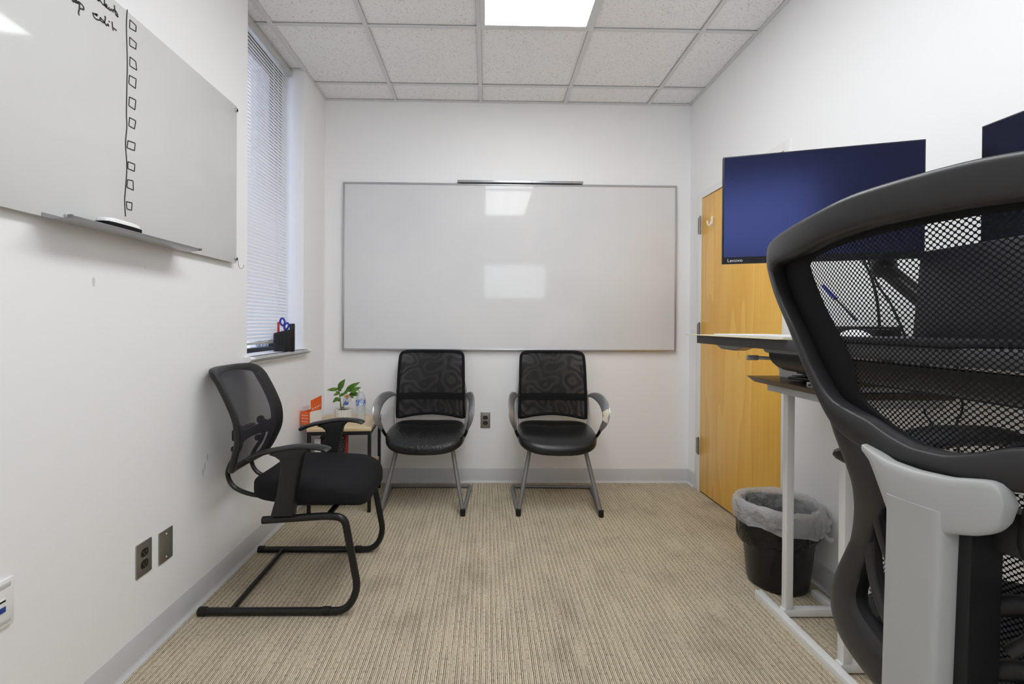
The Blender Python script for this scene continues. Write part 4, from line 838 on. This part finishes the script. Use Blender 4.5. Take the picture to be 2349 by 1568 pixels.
o = b.build('monitor_cable', M_black, None, (Q[-1].x, Q[-1].y, RZ1)); tag(o, 'black cable slanting right down to the standing desk behind the mesh', 'cable', 'cables under the facing monitor')
for L_, lb_ in zip(([(2127, 915), (2120, 940), (2133, 965), (2145, 1000)], [(2205, 905), (2208, 930), (2203, 955), (2195, 985)]), ('thin black cord under the desk, nearer the white desk leg, seen through the mesh', 'thin black cord under the desk, farther right, bending left as it drops')):
    Q = [P(u, v, 1.470) for u, v in L_]; b = MB().tube(cat_rom([Vector((1.45, Q[0].y, 1.070)), Vector((1.468, Q[0].y, .96))]+Q[1:]+[Vector((1.472, Q[-1].y-.02, .55)), Vector((1.475, Q[-1].y, .16)), Vector((1.462, Q[-1].y, .03)), Vector((1.45, Q[-1].y, .006))], 5), .003, 8)
    o = b.build('power_cord', M_black, None, (Q[0].x, Q[0].y, 0)); tag(o, lb_, 'cord', 'cords hanging below the desk')

# ------------------------------------------------------------------ the big office chair in the foreground
bb = radians(10); CC = Vector((.505, .508, 0)); Fd = Vector((cos(bb), sin(bb), 0)); Wd = Vector((-sin(bb), cos(bb), 0)); SC0 = 0
def D(s, z):
    return .9*(s+SC0)**2+(-.12*(z-1.0) if z > 1.0 else .25*(1-z) if z > .85 else .0375)
def oc_pt(s, z, off=0):       # s measured from the chair's centre line, off < 0 is towards the back
    return CC+Wd*(s+SC0)+Fd*(D(s, z)+off)+Vector((0, 0, z))
def LP(s, d, z): return CC+Wd*(s+SC0)+Fd*d+Vector((0, 0, z))
ocn = thing('office_chair', 'large black mesh office chair with silver-grey spine close on the right', 'office chair', (LP(0, .3, 0).x, LP(0, .3, 0).y, 0))
def sym(L): return [Vector((s, z, 0)) for s, z in L]+[Vector((-s, z, 0)) for s, z in L[::-1] if s > .0005]
def rs_(L, n):   # resample an open polyline evenly by arc length
    Q = cat_rom([Vector((s, z, 0)) for s, z in L], 10); d = [0]
    for a, c in zip(Q, Q[1:]): d.append(d[-1]+(c-a).length)
    o = []; j = 0
    for k in range(n+1):
        t = d[-1]*k/n
        while j < len(d)-2 and d[j+1] < t: j += 1
        o.append(Q[j].lerp(Q[j+1], (t-d[j])/(d[j+1]-d[j]+1e-12)))
    return o
def match(A, B):  # A, B lists of matching anchor lists -> evenly sampled curves piecewise
    pass
# anchor-matched outlines (outer / frame inner / mesh opening), left half from top centre to bottom centre
O_ = [(0, 1.314), (.065, 1.313), (.128, 1.306), (.188, 1.300), (.239, 1.294), (.267, 1.284), (.275, 1.262), (.271, 1.240), (.251, 1.20), (.215, 1.15), (.185, 1.097), (.157, 1.052), (.134, 1.020), (.108, 1.002), (.07, .992), (.035, .986), (0, .984)]
I_ = [(0, 1.270), (.055, 1.269), (.112, 1.264), (.162, 1.256), (.200, 1.253), (.238, 1.251), (.248, 1.243), (.246, 1.232), (.229, 1.196), (.193, 1.147), (.162, 1.096), (.130, 1.057), (.100, 1.044), (.070, 1.036), (.043, 1.024), (.018, 1.016), (0, 1.015)]
Gm = [(0, 1.264), (.050, 1.263), (.105, 1.260), (.150, 1.254), (.168, 1.249), (.176, 1.243), (.174, 1.234), (.170, 1.222), (.152, 1.184), (.127, 1.142), (.107, 1.104), (.100, 1.068), (.090, 1.054), (.062, 1.036), (.038, 1.023), (.016, 1.0155), (0, 1.0145)]
def half(L):
    c = cat_rom([Vector((s, z, 0)) for s, z in L], 5); return c+[Vector((-p.x, p.y, 0)) for p in c[-2:0:-1]]
ho, hi, hg = half(O_), half(I_), half(Gm)
band(MB(), ho, hi, lambda s, z, o: oc_pt(s, z, o-.004), .034, 16, .5).build('backrest_frame', M_darkgrey, ocn)
band(MB(), [p.lerp(q, .3) for p, q in zip(hi, ho)], hg, lambda s, z, o: oc_pt(s, z, o+.008), .010, 8, .8).build('mesh_border', M_blackfab, ocn)
def bigpanel(O, zc, off, n_in=26):
    b = MB(); n = len(O); vs = []
    for j in range(n_in+1):
        t = j/n_in
        for p in O:
            q_ = Vector((p.x*(1-t), zc+(p.y-zc)*(1-t), 0)); vs.append(oc_pt(q_.x, q_.y, off)); b.uv[len(vs)-1] = (q_.x, q_.y)
    fs = [(j*n+i, j*n+(i+1) % n, (j+1)*n+(i+1) % n, (j+1)*n+i) for j in range(n_in) for i in range(n)]
    b.add(vs, fs); return b
bigpanel([p.lerp(q, .5) for p, q in zip(hi, hg)], 1.13, .010).build('backrest_mesh', M_mesh_big, ocn)
# lower back frame
Lo = [(.152, 1.050), (.136, 1.015), (.119, .956), (.118, .921), (.128, .878), (.150, .83), (.172, .784), (.183, .743), (.180, .716), (.165, .695), (.137, .682), (.09, .670), (.04, .664), (0, .662)]
Li = [(.118, 1.045), (.085, 1.010), (.064, .950), (.066, .920), (.088, .885), (.108, .835), (.124, .790), (.127, .768), (.118, .754), (.095, .742), (.07, .732), (.05, .725), (.03, .718), (0, .715)]
def full(L):
    c = cat_rom([Vector((s, z, 0)) for s, z in L], 5); c = [Vector((-p.x, p.y, 0)) for p in c[:-1]]+c[::-1]; return c
lo, li = full(Lo), full(Li)
b = MB(); n = len(lo); m = 14; vs = []; sg = lambda x, e: math.copysign(abs(x)**e, x)
for i in range(n):
    for k in range(m): a = 2*pi*k/m; p_ = lo[i].lerp(li[i], .5+.5*sg(cos(a), .6)); vs.append(oc_pt(p_.x, p_.y, .017*sg(sin(a), .6)-.002))
b.add(vs, [(i*m+k, (i+1)*m+k, (i+1)*m+(k+1) % m, i*m+(k+1) % m) for i in range(n-1) for k in range(m)]+[tuple(range(m)), tuple(range((n-1)*m, n*m))])
b.build('lower_frame', M_darkgrey, ocn)
lm = half([(0, .98), (.06, .975), (.098, .93), (.11, .885), (.13, .83), (.152, .78), (.15, .755), (.12, .735), (.08, .72), (.04, .71), (0, .71)])
bigpanel(lm, .85, .034, 16).build('lumbar_mesh', M_mesh_big, ocn)
for q in (-1, 1):
    MB().tube(cat_rom([oc_pt(q*s, z, o) for s, z, o in ((.088, .955, -.002), (.092, .910, -.004), (.104, .862, -.006), (.100, .818, -.008), (.082, .782, -.010), (.050, .745, -.012))], 6), .0095, 10).build('lumbar_rib', M_darkgrey, ocn)
    MB().tube(cat_rom([oc_pt(q*s, z, o) for s, z, o in ((.078, .96, -.006), (.083, .91, -.010), (.074, .86, -.014), (.050, .82, -.016))], 6), .0065, 10).build('lumbar_rib', M_darkgrey, ocn)
    for z in (.868, .800, .735):
        MB().tube(cat_rom([oc_pt(q*s, z+dz, o) for s, dz, o in ((.03, -.012, -.012), (.042, -.006, -.006), (.055, 0, .0), (.09, .002, .008), (.12, .0, .02))], 5), .0085, 10, ry=.0105).build('lumbar_bar', M_black, ocn)
# silver-grey Y bracket and spine
def br(s, z, off): return LP(s-.003, -.032+3.3*s*s-(.03*(.93-z) if z < .93 else 0)+off, z)
b = MB()
cols = [(-.070+.140*k/48) for k in range(49)]
def botz(s):
    if s > .0285:
        pl = [(.0285, .937), (.036, .953), (.046, .972), (.056, .988), (.0702, .9965)]
        for (a, za), (c, zb_) in zip(pl, pl[1:]):
            if s <= c: return za+(zb_-za)*(s-a)/(c-a)
        return .9965
    s = abs(s)
    if s <= .0285: return .93
    pts = [(.0285, .937), (.050, .944), (.060, .950), (.066, .958), (.0695, .970), (.0701, .982)]
    for (a, za), (c, zb_) in zip(pts, pts[1:]):
        if s <= c: return za+(zb_-za)*(s-a)/(c-a)
    return .982
def topz2(s):
    if s > .05: return 1.001+.004*(s-.05)/.02
    s = abs(s); pts = [(0, .995), (.03, .9965), (.05, 1.001), (.058, 1.002), (.064, 1.0005), (.068, .995), (.0701, .9825)]
    for (a, za), (c, zb_) in zip(pts, pts[1:]):
        if s <= c: return za+(zb_-za)*(s-a)/(c-a)
    return .9825
vs = []; m = 20; sg = lambda x, e: math.copysign(abs(x)**e, x)
for s in cols:
    zt, zb = topz2(s), botz(s); hz = max((zt-zb)/2, .0005); zm = (zt+zb)/2
    for k in range(m):
        a = 2*pi*k/m; vs.append(br(s, zm+hz*sg(cos(a), .35), .010*sg(sin(a), .5)))
b.add(vs, [(i*m+k, (i+1)*m+k, (i+1)*m+(k+1) % m, i*m+(k+1) % m) for i in range(48) for k in range(m)]+[tuple(range(m)), tuple(range(48*m, 49*m))])
spz = [.96, .93, .90, .86, .80, .74, .68, .62, .56]; vs = []; m = 24
for z in spz:
    hw = .0292 if z > .9 else .0288-.002*(.9-z)/.3
    for k in range(m):
        a = 2*pi*k/m; vs.append(br(0, z, 0)+Wd*(hw*sg(cos(a), .3))+Fd*(.008+.019*sg(sin(a), .35)))
b.add(vs, [(i*m+k, (i+1)*m+k, (i+1)*m+(k+1) % m, i*m+(k+1) % m) for i in range(len(spz)-1) for k in range(m)]+[tuple(range(m)), tuple(range((len(spz)-1)*m, len(spz)*m))])
sp = b.build('spine_bracket', M_greyplas, ocn); sp['label'] = 'silver-grey Y-shaped spine cover'
b = MB(); vs = []
for z in (.955, .80, .66, .55):
    for sx, dx in ((-.040, -.03), (.036, -.03), (.036, .012), (-.040, .012)): vs.append(br(0, z, 0)+Wd*sx+Fd*(dx+.045))
b.add(vs, [(i*4+k, (i+1)*4+k, (i+1)*4+(k+1) % 4, i*4+(k+1) % 4) for i in range(3) for k in range(4)]+[(0, 1, 2, 3), (12, 13, 14, 15)]); b.build('spine_core', M_black, ocn)
MB().sweep([oc_pt(s, .945, .006) for s in [(-.085+.17*k/12) for k in range(13)]], [(-.012, -.022), (.012, -.022), (.014, .0), (.012, .022), (-.012, .022)], up=(0, 0, 1)).build('back_crossbar', M_black, ocn)
# seat, arms, mechanism, base
def od(x, y, z): return LP(y, .335+x, .665+z-.03*max(0, x/.24)**3+.01*(abs(y)/.25)**2)
b = MB().superell((0, 0, 0), .245, .25, .045, .5, .5, None, 56, 24).xf(lambda v: od(v.x, v.y, v.z)); b.build('seat', M_blackfab, ocn)
MB().superell((0, 0, 0), .21, .22, .03, .5, .5, None, 40, 16).xf(lambda v: LP(v.y, .335+v.x, .615+v.z)).build('seat_shell', M_black, ocn)
MB().box((0, 0, 0), (.22, .15, .06), .015).xf(lambda v: LP(v.y, .30+v.x, .565+v.z)).build('tilt_mechanism', M_black, ocn)
MB().tube([br(0, .60, .01), LP(0, .05, .55), LP(0, .22, .555)], .024, 12).build('recline_bar', M_black, ocn)
for q in (-1, 1):
    ap = [LP(q*.272, .20, .912), LP(q*.275, .22, .920), LP(q*.275, .30, .936), LP(q*.270, .40, .950), LP(q*.252, .49, .950), LP(q*.243, .52, .942)]
    cr = cat_rom(ap, 5); nn = len(cr)
    ar = MB().sweep(cr, [(cos(2*pi*k/14)*.042, sin(2*pi*k/14)*.017) for k in range(14)], up=(0, 0, 1), scale=[((min(1, .5+k/5))*(1 if k < nn-3 else .75), 1 if 1 < k < nn-2 else .7) for k in range(nn)]).build('armrest', M_black, ocn)
    MB().tube(fillet([LP(q*.264, .33, .925), LP(q*.27, .33, .60), LP(q*.10, .32, .585)], .05, 6), .02, 12, ry=.013).build('arm_post', M_black, ar)
MB().cyl(LP(0, .30, .42), .026, .26, n=20).build('gas_lift', M_blackmetal, ocn)
MB().tube([LP(.23*cos(a), .30+.23*sin(a), .30) for a in [2*pi*k/40 for k in range(40)]], .011, 10, True).tube([LP(-.23, .30, .30), LP(.23, .30, .30)], .009).tube([LP(0, .07, .30), LP(0, .53, .30)], .009).build('foot_ring', M_silver, ocn)
MB().cyl(LP(0, .30, .20), .032, .26, n=20).build('hub', M_black, ocn)
for k in range(5):
    a = radians(18+72*k); e = LP(.30*cos(a), .30+.30*sin(a), .085); c0 = LP(.02*cos(a), .30+.02*sin(a), .115)
    sp5 = MB().sweep([c0, c0.lerp(e, .5)+Vector((0, 0, .004)), e], [(cos(2*pi*j/12)*.024, sin(2*pi*j/12)*.016) for j in range(12)], up=(0, 0, 1), scale=[(1, 1.2), (.9, 1), (.65, .8)]).build('base_spoke', M_black, ocn)
    ca = MB()
    for q in (-.014, .014): ca.cyl((0, q, 0), .028, .018, 'Y', 20, bev=.004)
    Rz = Matrix.Rotation(a+.7, 3, 'Z'); ca.xf(lambda v: Rz@v+Vector((e.x, e.y, .028))).tube([e+Vector((0, 0, .004)), Vector((e.x, e.y, .03))], .008, 8).build('caster', M_rubber, sp5)
for o in bpy.data.objects:
    if '_o' in o: del o['_o']
